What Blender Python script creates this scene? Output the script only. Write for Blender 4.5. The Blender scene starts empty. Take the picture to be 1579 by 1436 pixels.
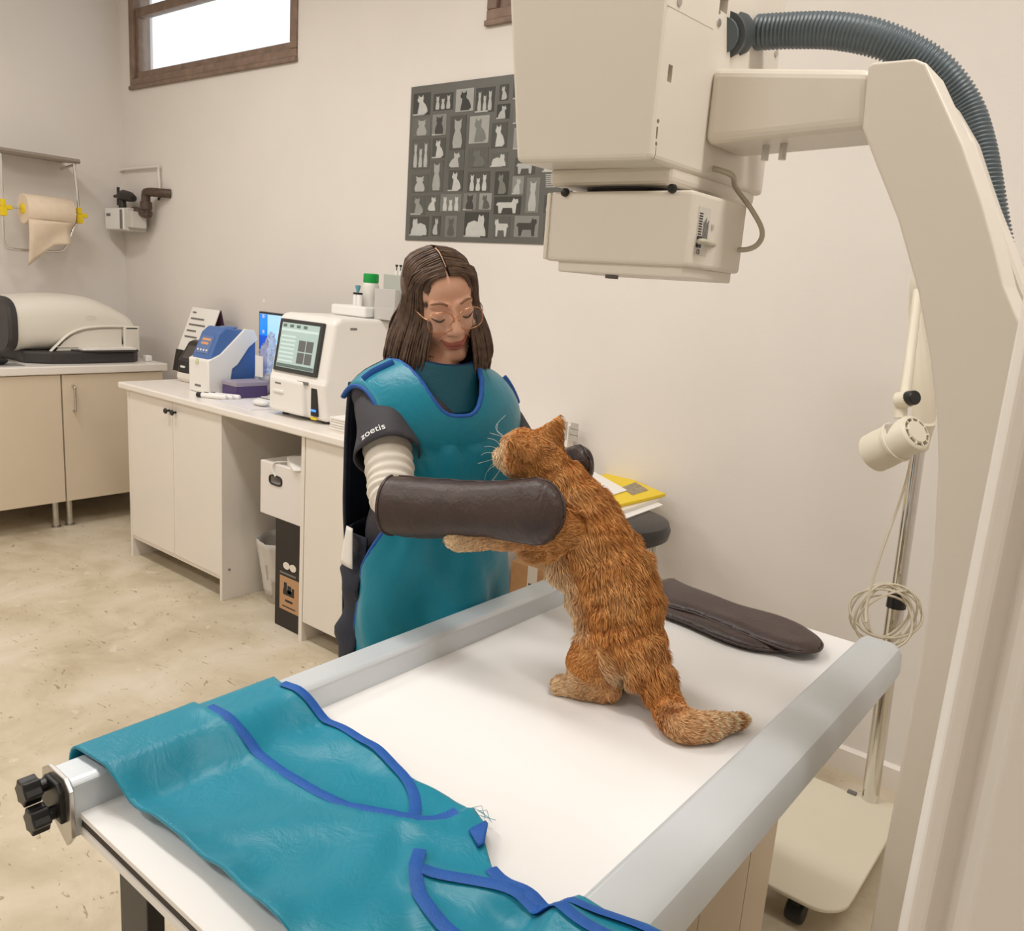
import bpy, bmesh, math, random
import numpy as np
from mathutils import Vector, Matrix, Euler
from mathutils.geometry import delaunay_2d_cdt
random.seed(7); RNG = np.random.default_rng(7)
S = bpy.context.scene; COL = S.collection
PI = math.pi
# ------------------------------------------------------------------ camera
def _axes(yaw, pitch, roll):
    f = Vector((-math.sin(yaw)*math.cos(pitch), math.cos(yaw)*math.cos(pitch), -math.sin(pitch)))
    r = Vector((math.cos(yaw), math.sin(yaw), 0)); u = r.cross(f)
    return math.cos(roll)*r+math.sin(roll)*u, -math.sin(roll)*r+math.cos(roll)*u, f
CR, CU, CF = _axes(math.radians(38.05), math.radians(12.18), math.radians(4.18))
CAM = Vector((0, 0, 1.5)); FPX = 1272.0
cd = bpy.data.cameras.new('camera'); cam = bpy.data.objects.new('camera', cd); COL.objects.link(cam)
cd.sensor_fit = 'HORIZONTAL'; cd.sensor_width = 36; cd.lens = 36*FPX/1579; cd.clip_start = .02
cam.matrix_world = Matrix(((CR.x, CU.x, -CF.x, CAM.x), (CR.y, CU.y, -CF.y, CAM.y), (CR.z, CU.z, -CF.z, CAM.z), (0, 0, 0, 1)))
S.camera = cam
# ------------------------------------------------------------------ world, exposure, room lamps
S.view_settings.view_transform = 'Standard'; S.view_settings.look = 'None'
S.view_settings.gamma = 1; S.view_settings.use_curve_mapping = False
S.view_settings.exposure = 0.1
W = bpy.data.worlds.new('world'); S.world = W; W.use_nodes = True
W.node_tree.nodes['Background'].inputs[0].default_value = (.84, .93, 1, 1)
W.node_tree.nodes['Background'].inputs[1].default_value = 1.3
CEIL = 3.25
def lamp_area(name, loc, sx, sy, power, col=(1, .972, .938)):
    l = bpy.data.lights.new(name, 'AREA'); l.shape = 'RECTANGLE'; l.size = sx; l.size_y = sy
    l.energy = power; l.color = col
    o = bpy.data.objects.new(name, l); COL.objects.link(o); o.location = loc
    return o
# the room's own ceiling lamps, five alike on one grid; all above the picture's upper edge
LAMPS = [(x, y, 22) for y in (1.1, -1.0) for x in (-3.6, -1.6, .4)][:5]
for i, (x, y, p) in enumerate(LAMPS):
    lamp_area('ceiling_lamp_%d_offscreen' % (i+1), (x, y, CEIL-.075), 1.15, .28, p)

# ------------------------------------------------------------------ pixel -> place helpers (real planes, real depths)
def ray(x, y): return CF + CR*((x-789.5)/FPX) - CU*((y-718)/FPX)
def onZ(x, y, z): d = ray(x, y); return CAM + d*((z-CAM.z)/d.z)
def onY(x, y, Y): d = ray(x, y); return CAM + d*(Y/d.y)
def onX(x, y, X): d = ray(x, y); return CAM + d*(X/d.x)
def at(x, y, dep): return CAM + ray(x, y)*dep
# ------------------------------------------------------------------ materials
MATS = {}
def mat(name, col, rough=.5, metal=0, noise=0, nscale=20, bump=0, bscale=60, spec=None, emit=None, alpha=None, trans=0, sheen=0, coat=0, col2=None, sss=0, detail=3):
    if name in MATS: return MATS[name]
    m = bpy.data.materials.new(name); m.use_nodes = True; MATS[name] = m
    nt = m.node_tree; b = nt.nodes['Principled BSDF']
    b.inputs['Base Color'].default_value = (*col, 1); b.inputs['Roughness'].default_value = rough
    b.inputs['Metallic'].default_value = metal
    if spec is not None: b.inputs['Specular IOR Level'].default_value = spec
    if trans: b.inputs['Transmission Weight'].default_value = trans
    if alpha is not None: b.inputs['Alpha'].default_value = alpha
    if sheen: b.inputs['Sheen Weight'].default_value = sheen
    if coat: b.inputs['Coat Weight'].default_value = coat
    if sss:
        b.inputs['Subsurface Weight'].default_value = sss; b.inputs['Subsurface Scale'].default_value = .01
        b.inputs['Subsurface Radius'].default_value = (1, .4, .25)
    if emit: b.inputs['Emission Color'].default_value = (*emit[0], 1); b.inputs['Emission Strength'].default_value = emit[1]
    tc = nt.nodes.new('ShaderNodeTexCoord')
    if noise:
        n = nt.nodes.new('ShaderNodeTexNoise'); n.inputs['Scale'].default_value = nscale; n.inputs['Detail'].default_value = detail
        nt.links.new(tc.outputs['Object'], n.inputs['Vector'])
        r = nt.nodes.new('ShaderNodeValToRGB')
        c2 = col2 or tuple(c*(1-noise) for c in col)
        r.color_ramp.elements[0].position = .3; r.color_ramp.elements[1].position = .7
        r.color_ramp.elements[0].color = (*c2, 1); r.color_ramp.elements[1].color = (*col, 1)
        nt.links.new(n.outputs['Fac'], r.inputs['Fac']); nt.links.new(r.outputs['Color'], b.inputs['Base Color'])
    if bump:
        n2 = nt.nodes.new('ShaderNodeTexNoise'); n2.inputs['Scale'].default_value = bscale; n2.inputs['Detail'].default_value = 4
        nt.links.new(tc.outputs['Object'], n2.inputs['Vector'])
        bp = nt.nodes.new('ShaderNodeBump'); bp.inputs['Strength'].default_value = bump; bp.inputs['Distance'].default_value = .004
        nt.links.new(n2.outputs['Fac'], bp.inputs['Height']); nt.links.new(bp.outputs['Normal'], b.inputs['Normal'])
    return m
def srgb(r, g, b):
    f = lambda c: c/12.92 if c <= .04045 else ((c+.055)/1.055)**2.4
    return (f(r/255), f(g/255), f(b/255))
M = dict(
    wall=mat('wall_paint', srgb(232, 225, 218), .75, noise=.03, nscale=3, bump=.08, bscale=90),
    ceil=mat('ceiling_paint', srgb(235, 232, 226), .9),
    white=mat('white_laminate', srgb(236, 228, 218), .35, noise=.02, nscale=4),
    cream=mat('cream_laminate', srgb(222, 206, 183), .45, noise=.03, nscale=3),
    worktop=mat('worktop_white', srgb(240, 233, 225), .3, noise=.02, nscale=6),
    gap=mat('dark_gap', srgb(70, 62, 54), .8),
    steel=mat('brushed_steel', (.62, .6, .57), .32, 1, noise=.15, nscale=40),
    chrome=mat('chrome', (.75, .74, .72), .12, 1),
    alu=mat('aluminium_rail', (.68, .72, .75), .42, .35, noise=.04, nscale=8),
    black=mat('black_plastic', (.012, .012, .012), .35),
    dark=mat('dark_grey_plastic', srgb(58, 54, 54), .5, noise=.1, nscale=30),
    xray=mat('cream_enamel', srgb(230, 222, 209), .38, noise=.02, nscale=5, bump=.03, bscale=200),
    xray2=mat('cream_plastic', srgb(228, 220, 198), .45, noise=.03, nscale=5),
    tabletop=mat('table_laminate', srgb(244, 242, 240), .28, noise=.015, nscale=4),
    teal=None, piping=mat('blue_binding', srgb(24, 92, 178), .6, noise=.12, nscale=80, bump=.3, bscale=400),
    frame=mat('brown_window_paint', srgb(146, 122, 106), .6, noise=.35, nscale=18, bump=.4, bscale=60),
    leather=mat('brown_leather', srgb(68, 52, 48), .42, noise=.25, nscale=30, bump=.35, bscale=140),
    brownpipe=mat('brown_pipe', srgb(96, 78, 66), .5, .2, noise=.4, nscale=50),
    blackpipe=mat('black_valve', srgb(52, 46, 42), .5, noise=.3, nscale=60),
    yellow=mat('yellow_plastic', srgb(238, 206, 20), .45),
    paper=mat('paper', srgb(240, 236, 230), .8), ivory=mat('paper_roll', srgb(236, 216, 192), .9, noise=.05, nscale=30, bump=.15, bscale=200),
    plastic=mat('white_plastic', srgb(238, 236, 232), .35), offwhite=mat('warm_white_plastic', srgb(232, 224, 212), .4),
    ink=mat('grey_ink', srgb(120, 116, 112), .8), darkink=mat('dark_ink', srgb(50, 48, 48), .8),
    card=mat('cardboard', srgb(176, 132, 88), .85, noise=.12, nscale=30), blackcard=mat('black_card', srgb(44, 38, 32), .6, noise=.1, nscale=20),
)
# ------------------------------------------------------------------ mesh helpers
class MB:
    def __init__(s): s.v = []; s.f = []
    def add(s, vs, fs):
        o = len(s.v); s.v += [tuple(v) for v in vs]; s.f += [tuple(i+o for i in f) for f in fs]; return s
    def box(s, a, b, mx=None):
        (x0, y0, z0), (x1, y1, z1) = a, b
        vs = [(x0,y0,z0),(x1,y0,z0),(x1,y1,z0),(x0,y1,z0),(x0,y0,z1),(x1,y0,z1),(x1,y1,z1),(x0,y1,z1)]
        if mx: vs = [mx @ Vector(v) for v in vs]
        return s.add(vs, [(3,2,1,0),(4,5,6,7),(0,1,5,4),(1,2,6,5),(2,3,7,6),(3,0,4,7)])
    def hexa(s, bot, top):
        return s.add(list(bot)+list(top), [(3,2,1,0),(4,5,6,7),(0,1,5,4),(1,2,6,5),(2,3,7,6),(3,0,4,7)])
    def tube(s, pts, rad, n=10, cap=True, flat=None, closed=False, up=None):
        pts = [Vector(p) for p in pts]; k = len(pts)
        if not hasattr(rad, '__len__'): rad = [rad]*k
        vs = []; nrm = None
        for i, p in enumerate(pts):
            t = (pts[(i+1) % k]-pts[i-1]) if closed else (pts[min(i+1, k-1)]-pts[max(i-1, 0)])
            t = t.normalized() if t.length > 1e-9 else Vector((0, 0, 1))
            if nrm is None:
                a = Vector(up) if up else (Vector((0, 0, 1)) if abs(t.z) < .9 else Vector((1, 0, 0)))
                nrm = (a - t*a.dot(t)).normalized()
            else:
                nrm = nrm - t*nrm.dot(t)
                nrm = nrm.normalized() if nrm.length > 1e-9 else t.orthogonal().normalized()
            bi = t.cross(nrm)
            for j in range(n):
                a = 2*PI*j/n
                fl = flat if flat else 1
                vs.append(p + nrm*(math.cos(a)*rad[i]*fl) + bi*(math.sin(a)*rad[i]))
        fs = []
        for i in range(k if closed else k-1):
            i2 = (i+1) % k
            for j in range(n):
                fs.append((i*n+j, i*n+(j+1) % n, i2*n+(j+1) % n, i2*n+j))
        if cap and not closed:
            fs.append(tuple(reversed(range(n)))); fs.append(tuple((k-1)*n+j for j in range(n)))
        return s.add(vs, fs)
    def cyl(s, a, b, r, r2=None, n=20): return s.tube([a, b], [r, r if r2 is None else r2], n)
    def lathe(s, prof, axis0, axisdir, n=24, cap=True):
        d = Vector(axisdir).normalized(); a = d.orthogonal().normalized(); b = d.cross(a); o = Vector(axis0)
        vs = []; k = len(prof)
        for (r, h) in prof:
            for j in range(n):
                t = 2*PI*j/n; vs.append(o + d*h + a*(r*math.cos(t)) + b*(r*math.sin(t)))
        fs = []
        for i in range(k-1):
            for j in range(n): fs.append((i*n+j, i*n+(j+1) % n, (i+1)*n+(j+1) % n, (i+1)*n+j))
        if cap: fs.append(tuple(reversed(range(n)))); fs.append(tuple((k-1)*n+j for j in range(n)))
        return s.add(vs, fs)
    def prism(s, poly, off):
        n = len(poly); off = Vector(off); p = [Vector(q) for q in poly]
        return s.add(p+[q+off for q in p], [tuple(reversed(range(n))), tuple(range(n, 2*n))]+[(i, (i+1) % n, n+(i+1) % n, n+i) for i in range(n)])
    def ell(s, c, r, mx=None, nu=24, nv=14):
        c = Vector(c); r = (r, r, r) if not hasattr(r, '__len__') else r
        vs = []; fs = []
        for i in range(nv+1):
            ph = PI*i/nv
            for j in range(nu):
                th = 2*PI*j/nu
                q = Vector((r[0]*math.sin(ph)*math.cos(th), r[1]*math.sin(ph)*math.sin(th), r[2]*math.cos(ph)))
                vs.append(c + (mx @ q if mx else q))
        for i in range(nv):
            for j in range(nu): fs.append((i*nu+j, (i+1)*nu+j, (i+1)*nu+(j+1) % nu, i*nu+(j+1) % nu))
        return s.add(vs, fs)
    def grid(s, P):
        nu = len(P); nv = len(P[0])
        return s.add([q for row in P for q in row], [(i*nv+j, (i+1)*nv+j, (i+1)*nv+j+1, i*nv+j+1) for i in range(nu-1) for j in range(nv-1)])
    def build(s, name, m, parent=None, smooth=None, bevel=0, seg=2, solid=0, sub=0, label=None, off=-1):
        me = bpy.data.meshes.new(name); me.from_pydata([tuple(v) for v in s.v], [], s.f)
        bm = bmesh.new(); bm.from_mesh(me)
        bmesh.ops.remove_doubles(bm, verts=bm.verts, dist=1e-6)
        bmesh.ops.recalc_face_normals(bm, faces=bm.faces); bm.to_mesh(me); bm.free()
        o = bpy.data.objects.new(name, me); COL.objects.link(o)
        me.materials.append(m)
        if smooth is not None:
            for p in me.polygons: p.use_smooth = True
            if smooth: 
                try: me.set_sharp_from_angle(angle=math.radians(smooth))
                except Exception: pass
        if solid: md = o.modifiers.new('solid', 'SOLIDIFY'); md.thickness = solid; md.offset = off
        if sub: md = o.modifiers.new('sub', 'SUBSURF'); md.levels = sub; md.render_levels = sub
        if bevel: md = o.modifiers.new('bevel', 'BEVEL'); md.width = bevel; md.segments = seg; md.limit_method = 'ANGLE'; md.angle_limit = .6; md.harden_normals = False
        if parent: setparent(o, parent)
        if label: o['label'] = label
        return o
def setparent(o, p):
    o.parent = p
    if p.type == 'EMPTY': o.matrix_parent_inverse = Matrix.Translation(p.location).inverted() if p.parent is None else p.matrix_world.inverted()
def box(a, b): return MB().box(a, b)
def thing(name, label, cat, loc=(0, 0, 0), group=None):
    o = bpy.data.objects.new(name, None); COL.objects.link(o); o.location = loc; o.empty_display_size = .05
    return tag(o, label, cat, group)
def tag(o, label, cat, group=None):
    o['label'] = label; o['category'] = cat
    if group: o['group'] = group
    return o
def struct(o): o['kind'] = 'structure'; return o
def spline(pts, n=8):
    P = [Vector(p) for p in pts]; out = []
    for i in range(len(P)-1):
        p0 = P[max(i-1, 0)]; p1 = P[i]; p2 = P[i+1]; p3 = P[min(i+2, len(P)-1)]
        for k in range(n):
            t = k/n
            out.append(.5*((2*p1)+(p2-p0)*t+(2*p0-5*p1+4*p2-p3)*t*t+(3*p1-p0-3*p2+p3)*t**3))
    out.append(P[-1]); return out
def lerps(xs, n):   # resample a list of radii to n entries
    xs = list(xs); return [float(v) for v in np.interp(np.linspace(0, len(xs)-1, n), range(len(xs)), xs)]
def blob(name, shapes, m, voxel, smooth_it=6, parent=None, fac=.5):
    """one continuous surface grown from overlapping capsules and ellipsoids"""
    mb = MB(); 
    for sh in shapes:
        if sh[0] == 'c':
            _, a, ra, b, rb = sh; a = Vector(a); b = Vector(b); L = (b-a).length; n = max(2, int(L/(min(ra, rb)*.35))+1)
            for i in range(n+1):
                t = i/n; mb.ell(a.lerp(b, t), ra+(rb-ra)*t, nu=14, nv=9)
        else:
            _, c, r, mx = sh; mb.ell(c, r, mx, 28, 18)
    o = mb.build(name, m)
    md = o.modifiers.new('r', 'REMESH'); md.mode = 'VOXEL'; md.voxel_size = voxel; md.use_smooth_shade = True
    md = o.modifiers.new('s', 'SMOOTH'); md.factor = fac; md.iterations = smooth_it
    dg = bpy.context.evaluated_depsgraph_get(); me = bpy.data.meshes.new_from_object(o.evaluated_get(dg))
    o.modifiers.clear(); old = o.data; o.data = me; bpy.data.meshes.remove(old)
    for p in me.polygons: p.use_smooth = True
    if not me.materials: me.materials.append(m)
    if parent: setparent(o, parent)
    return o
def cut(o, mb):
    """sink real recesses into a solid part"""
    c = mb.build('cutter', M['white']); md = o.modifiers.new('cut', 'BOOLEAN'); md.operation = 'DIFFERENCE'; md.solver = 'EXACT'; md.object = c
    bpy.context.view_layer.update(); dg = bpy.context.evaluated_depsgraph_get(); me = bpy.data.meshes.new_from_object(o.evaluated_get(dg))
    if len(me.polygons) > 5:
        m = o.data.materials[0]; o.modifiers.clear(); o.data = me; me.materials.clear(); me.materials.append(m)
        for p in me.polygons: p.material_index = 0
    else: o.modifiers.remove(md)
    bpy.data.objects.remove(c)
def text_mesh(body, size, m, name, extrude=.0004):
    c = bpy.data.curves.new(name, 'FONT'); c.body = body; c.size = size; c.extrude = extrude; c.align_x = 'CENTER'; c.align_y = 'CENTER'
    o = bpy.data.objects.new(name, c); COL.objects.link(o)
    dg = bpy.context.evaluated_depsgraph_get(); me = bpy.data.meshes.new_from_object(o.evaluated_get(dg))
    bpy.data.objects.remove(o); o = bpy.data.objects.new(name, me); COL.objects.link(o)
    me.materials.clear(); me.materials.append(m); return o
# ================================================================== room shell
WY = 2.71; WX = -5.42; EX = 1.3; SY = -2.2
# floor material: beige marbled linoleum
fm = bpy.data.materials.new('linoleum'); fm.use_nodes = True; nt = fm.node_tree; b = nt.nodes['Principled BSDF']
tc = nt.nodes.new('ShaderNodeTexCoord')
def nz(scale, detail, rough=.5, dist=0, vec=None):
    n = nt.nodes.new('ShaderNodeTexNoise'); n.inputs['Scale'].default_value = scale; n.inputs['Detail'].default_value = detail
    n.inputs['Roughness'].default_value = rough; n.inputs['Distortion'].default_value = dist
    nt.links.new(vec or tc.outputs['Object'], n.inputs['Vector']); return n
def ramp(src, stops):
    r = nt.nodes.new('ShaderNodeValToRGB'); e = r.color_ramp.elements
    while len(e) < len(stops): e.new(.5)
    for i, (p, c) in enumerate(stops): e[i].position = p; e[i].color = (*c, 1)
    nt.links.new(src, r.inputs['Fac']); return r
mp = nt.nodes.new('ShaderNodeMapping'); mp.inputs['Scale'].default_value = (1, 2.6, 1); mp.inputs['Rotation'].default_value = (0, 0, .5)
nt.links.new(tc.outputs['Object'], mp.inputs['Vector'])
base = ramp(nz(3.2, 6, .6, .4).outputs['Fac'], [(.28, srgb(186, 170, 142)), (.5, srgb(212, 199, 174)), (.72, srgb(226, 215, 197))])
specks = ramp(nz(16, 3, .45, 1.6, mp.outputs['Vector']).outputs['Fac'], [(.0, (1, 1, 1)), (.668, (1, 1, 1)), (.70, srgb(178, 166, 142))])
flakes = ramp(nz(13, 2, .4, .3).outputs['Fac'], [(.0, (0, 0, 0)), (.70, (0, 0, 0)), (.72, (.35, .35, .35))])
mul = nt.nodes.new('ShaderNodeMixRGB'); mul.blend_type = 'MULTIPLY'; mul.inputs[0].default_value = .75
nt.links.new(base.outputs[0], mul.inputs[1]); nt.links.new(specks.outputs[0], mul.inputs[2])
mx = nt.nodes.new('ShaderNodeMixRGB'); nt.links.new(flakes.outputs[0], mx.inputs[0]); nt.links.new(mul.outputs[0], mx.inputs[1]); mx.inputs[2].default_value = (*srgb(238, 228, 216), 1)
nt.links.new(mx.outputs[0], b.inputs['Base Color']); b.inputs['Roughness'].default_value = .42
bp = nt.nodes.new('ShaderNodeBump'); bp.inputs['Strength'].default_value = .05; nt.links.new(nz(30, 3).outputs['Fac'], bp.inputs['Height']); nt.links.new(bp.outputs[0], b.inputs['Normal'])
struct(box((WX-.1, SY-.1, -.08), (EX+.1, WY+.1, 0)).build('floor', fm))
struct(box((WX-.1, SY-.1, CEIL), (EX+.1, WY+.1, CEIL+.08)).build('ceiling', M['ceil']))
struct(box((WX-.1, SY-.1, 0), (WX, WY+.1, CEIL)).build('wall_left', M['wall']))
struct(box((EX, SY-.1, 0), (EX+.1, WY+.1, CEIL)).build('wall_right', M['wall']))
struct(box((WX, SY-.1, 0), (EX, SY, CEIL)).build('wall_front', M['wall']))
# back wall with two window openings
W1 = (-5.287, -3.645, 2.53, 3.12); W2 = (-2.41, -.80, 2.535, 3.12)
wb = MB()
for x0, x1, z0, z1 in ((WX, EX, 0, W1[2]), (WX, EX, W1[3], CEIL), (WX, W1[0], W1[2], W1[3]), (W1[1], W2[0], W1[2], W1[3]), (W2[1], EX, W1[2], W1[3])):
    wb.box((x0, WY, z0), (x1, WY+.14, z1))
struct(wb.build('wall_back', M['wall']))
# baseboard
bb = struct(MB().prism([(-1.83, WY, 0), (-1.83, WY-.016, 0), (-1.83, WY-.016, .075), (-1.83, WY-.006, .085), (-1.83, WY, .085)], (1.83+EX, 0, 0)).build('baseboard_back', M['white']))
# windows
glassm = mat('window_glass', (.9, .93, .95), .08, alpha=.12)     # the sky outside shows and lights through it
def window(name, w, bar):
    x0, x1, z0, z1 = w
    o = MB(); t = .05
    for a, c in (((x0, z0), (x1, z0+.04)), ((x0, z1-.045), (x1, z1)), ((x0, z0+.0401), (x0+.05, z1-.0451)), ((x1-.05, z0+.0401), (x1, z1-.0451))):
        o.box((a[0], WY-.012, a[1]), (c[0], WY+.10, c[1]))
    f = struct(o.build(name, M['frame'], bevel=.004))
    s = MB(); zt = bar
    for a, c in (((x0+.0505, z0+.0405), (x1-.0505, z0+.08)), ((x0+.0505, zt), (x1-.0505, zt+.05)), ((x0+.0505, z0+.0801), (x0+.080, zt-.0001)), ((x1-.080, z0+.0801), (x1-.0505, zt-.0001))):
        s.box((a[0], WY+.008, a[1]), (c[0], WY+.06, c[1]))
    s.build('sash', M['frame'], f, bevel=.004)
    for za, zb in ((z0+.085, zt+.005), (zt+.045, z1-.04)):
        box((x0+.045, WY+.03, za), (x1-.045, WY+.04, zb)).build('pane', glassm, f)
    box((x0-.004, WY-.02, z0-.022), (x1+.004, WY-.001, z0-.0005)).build('sill_strip', M['frame'], f, bevel=.003)
window('window_1', W1, 2.915); window('window_2', W2, 2.915)
# door jamb beside the camera
jm = mat('white_gloss_paint', srgb(236, 230, 222), .35)
struct(box((-.045, .80, 0), (EX, .92, 2.6)).build('wall_partition', M['wall'], bevel=.006))
casing = MB()
prof = [(-.105, .795), (-.105, .775), (-.096, .765), (-.082, .765), (-.074, .775), (-.068, .783), (-.062, .775), (-.052, .768), (.09, .768), (.09, .80), (-.06, .80), (-.06, .93), (-.09, .93), (-.09, .80)]
casing.prism([(x, y, 0) for x, y in prof], (0, 0, 2.6))
struct(casing.build('trim_1', jm, bevel=.003))
# ceiling luminaires (the lamps set above sit in them)
diff = mat('lamp_diffuser', (.9, .9, .88), .5)
for i, (x, y, p) in enumerate(LAMPS):
    place = ['before the counter', 'above the person and the x-ray table', 'above the x-ray column', 'over the open floor', 'over the floor before the table', 'over the doorway'][i]
    t = thing('ceiling_light', 'long white ceiling light fitting '+place, 'light', (x, y, CEIL), 'ceiling lights')
    box((x-.62, y-.17, CEIL-.06), (x+.62, y+.17, CEIL)).build('housing', M['plastic'], t, bevel=.005)
    box((x-.58, y-.145, CEIL-.07), (x+.58, y+.145, CEIL-.06)).build('diffuser', diff, t)
# ================================================================== furniture along the walls
LT = .912   # left worktop height
for k, (y0, y1, lab) in enumerate(((1.962, 2.536, 'cream base cabinet on steel legs in the room corner, bar handle by its edge'),
                                   (1.385, 1.958, 'cream base cabinet on steel legs beside the corner cabinet'))):
    t = thing('base_cabinet', lab, 'cabinet', (-5.0, (y0+y1)/2, 0))
    box((-5.36, y0, .158), (-4.68, y1, .868)).build('body', M['cream'], t, bevel=.002)
    d = box((-4.679, y0+.002, .158), (-4.66, y1-.002, .864)).build('door', M['cream'], t, bevel=.002)
    hy = y0+.055
    MB().tube(spline([(-4.66, hy, .805), (-4.632, hy, .80), (-4.630, hy, .78), (-4.630, hy, .69), (-4.632, hy, .672), (-4.66, hy, .667)], 5), .006, 8).build('handle', M['steel'], d, smooth=60)
    for lx in (-4.72, -5.3):
        for ly in (y0+.035, y1-.035):
            lg = MB().lathe([(.026, 0), (.026, .006), (.017, .012), (.016, .158)], (lx, ly, 0), (0, 0, 1), 14).build('leg', M['steel'], t, smooth=40)
box((WX, 1.2, .868), (-4.645, 2.56, LT)).build('worktop', M['worktop'], bevel=.006)
tag(bpy.data.objects['worktop'], 'off-white worktop over the cream cabinets, carrying the printer', 'worktop')
CT = .90
o = box((-4.085, 1.985, .868), (-1.83, WY, CT)).build('worktop', M['worktop'], bevel=.007, seg=3); tag(o, 'white worktop along the window wall, carrying the analysers', 'worktop')
t = thing('base_cabinet', 'white two-door cabinet with small black knobs, standing on its side panels', 'cabinet', (-3.6, 2.35, 0))
box((-4.028, 2.003, 0), (-4.010, 2.69, .868)).build('side_panel', M['white'], t, bevel=.001)
sp = box((-3.212, 2.003, 0), (-3.194, 2.69, .868)).build('side_panel', M['white'], t, bevel=.001)
MB().lathe([(.006, 0), (.005, .003)], (-3.194, 2.04, .145), (1, 0, 0), 10).build('screw_cap', M['ink'], sp)
box((-4.010, 2.025, .098), (-3.212, 2.69, .116)).build('bottom_panel', M['white'], t)
box((-4.010, 2.66, .116), (-3.212, 2.68, .868)).build('back_panel', M['white'], t)
for s, (x0, x1, kx) in enumerate(((-4.009, -3.603, -3.628), (-3.600, -3.213, -3.571))):
    d = box((x0, 2.004, .118), (x1, 2.022, .864)).build('door', M['white'], t, bevel=.0015)
    MB().lathe([(.006, 0), (.005, .012), (.013, .017), (.014, .022), (.011, .026)], (kx, 2.004, .82), (0, -1, 0), 16).build('knob', M['black'], d, smooth=40)
box((-4.010, 2.010, .098), (-3.212, 2.022, .116)).build('plinth_rail', M['white'], t)
t = thing('base_cabinet', 'white cabinet under the worktop right behind the woman', 'cabinet', (-2.2, 2.35, 0))
box((-2.632, 2.003, 0), (-2.610, 2.69, .868)).build('side_panel', M['white'], t, bevel=.001)
box((-1.88, 2.003, 0), (-1.86, 2.69, .868)).build('side_panel', M['white'], t, bevel=.001)
box((-2.610, 2.025, .075), (-1.88, 2.69, .093)).build('bottom_panel', M['white'], t)
for x0, x1 in ((-2.606, -2.245), (-2.242, -1.882)):
    d = box((x0, 2.004, .088), (x1, 2.022, .864)).build('door', M['white'], t, bevel=.0015)
    MB().lathe([(.006, 0), (.005, .012), (.013, .017), (.014, .022), (.011, .026)], (-2.243+(-.03 if x0 < -2.5 else .03), 2.004, .82), (0, -1, 0), 16).build('knob', M['black'], d, smooth=40)
# ------------------------------------------------------------------ printer on the left worktop
t = thing('printer', 'wide pale grey desktop printer with dark end cap, on the cream cabinets', 'printer', (-5.0, 2.1, LT))
prm = mat('printer_shell', srgb(228, 222, 210), .4)
rows = []
ys = np.linspace(1.80, 2.475, 26)
for y in ys:
    s = (y-1.80)/.675
    top = 1.255 + .025*math.sin(PI*min(1, s*1.15)) - .10*max(0, (s-.55)/.45)**2 - .04*max(0, (s-.93)/.07)
    bot = LT+.055 + .035*max(0, (s-.3)/.7)
    fx = -4.80 - .03*max(0, (s-.93)/.07)**2; bx = -5.24
    cz = (top+bot)/2; hz = (top-bot)/2; cx = (fx+bx)/2; hx = (fx-bx)/2
    row = []
    for j in range(40):
        a = 2*PI*j/40; e = .62
        ca, sa = math.cos(a), math.sin(a)
        row.append(Vector((cx+hx*math.copysign(abs(ca)**e, ca), y, cz+hz*math.copysign(abs(sa)**e, sa))))
    rows.append(row+[row[0]])
mb = MB().grid(rows); mb.add(rows[-1][:-1], [tuple(range(40))]); mb.build('shell', prm, t, smooth=50)
# dark end cap
r0 = rows[0][:-1]; c = sum(r0, Vector())/40
cap = [[c+(q-c)*k + Vector((0, -d, 0)) for q in r0+[r0[0]]] for k, d in ((1.03, -.01), (1.04, .02), (.98, .035), (.5, .038), (.02, .038))]
MB().grid(cap).build('end_cap', M['dark'], t, smooth=40)
# dark base, wider tray to the front
MB().prism([(-5.22, 1.84, LT+.001), (-4.83, 1.84, LT+.001), (-4.75, 1.95, LT+.001), (-4.73, 2.1, LT+.001), (-4.73, 2.40, LT+.001), (-4.78, 2.45, LT+.001), (-5.22, 2.45, LT+.001)], (0, 0, .065)).build('base', M['dark'], t, bevel=.012, seg=3)
tr = MB().prism([(-4.79, 2.07, .975), (-4.735, 2.10, .975), (-4.715, 2.2, .975), (-4.715, 2.38, .975), (-4.735, 2.43, .975), (-4.79, 2.43, .975)], (0, 0, .012)).build('paper_tray', M['dark'], t, bevel=.003)
box((-4.79, 2.11, .987), (-4.722, 2.41, .997)).build('paper_sheet', M['paper'], tr)
# arched front opening framed by a raised band
arch = [(-4.795, y, z) for y, z in ((1.965, .975), (2.0, 1.01), (2.06, 1.065), (2.13, 1.098), (2.22, 1.112), (2.33, 1.115), (2.44, 1.112))]
MB().tube(spline(arch, 5), .012, 8, flat=.6).build('front_band', prm, t, smooth=60)
op = [(-4.797, y, z) for y, z in ((1.995, .98), (2.04, 1.03), (2.09, 1.065), (2.16, 1.088), (2.24, 1.098), (2.36, 1.10), (2.36, .98))]
MB().prism(op, (.004, 0, 0)).build('output_slot', prm, t)
box((-4.80, 2.0, .998), (-4.789, 2.37, 1.003)).build('slot_line', prm, t)
box((-4.80, 2.37, .97), (-4.782, 2.465, 1.118)).build('front_end', prm, t, bevel=.008, seg=3)
box((-4.783, 2.385, 1.102), (-4.781, 2.45, 1.109)).build('maker_mark', M['darkink'], t)
MB().tube([(-4.802+.006, 2.19+.028*math.cos(a), 1.165+.010*math.sin(a)) for a in np.linspace(0, 2*PI, 20)], .0012, 5).build('button_outline', M['offwhite'], t)
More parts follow.
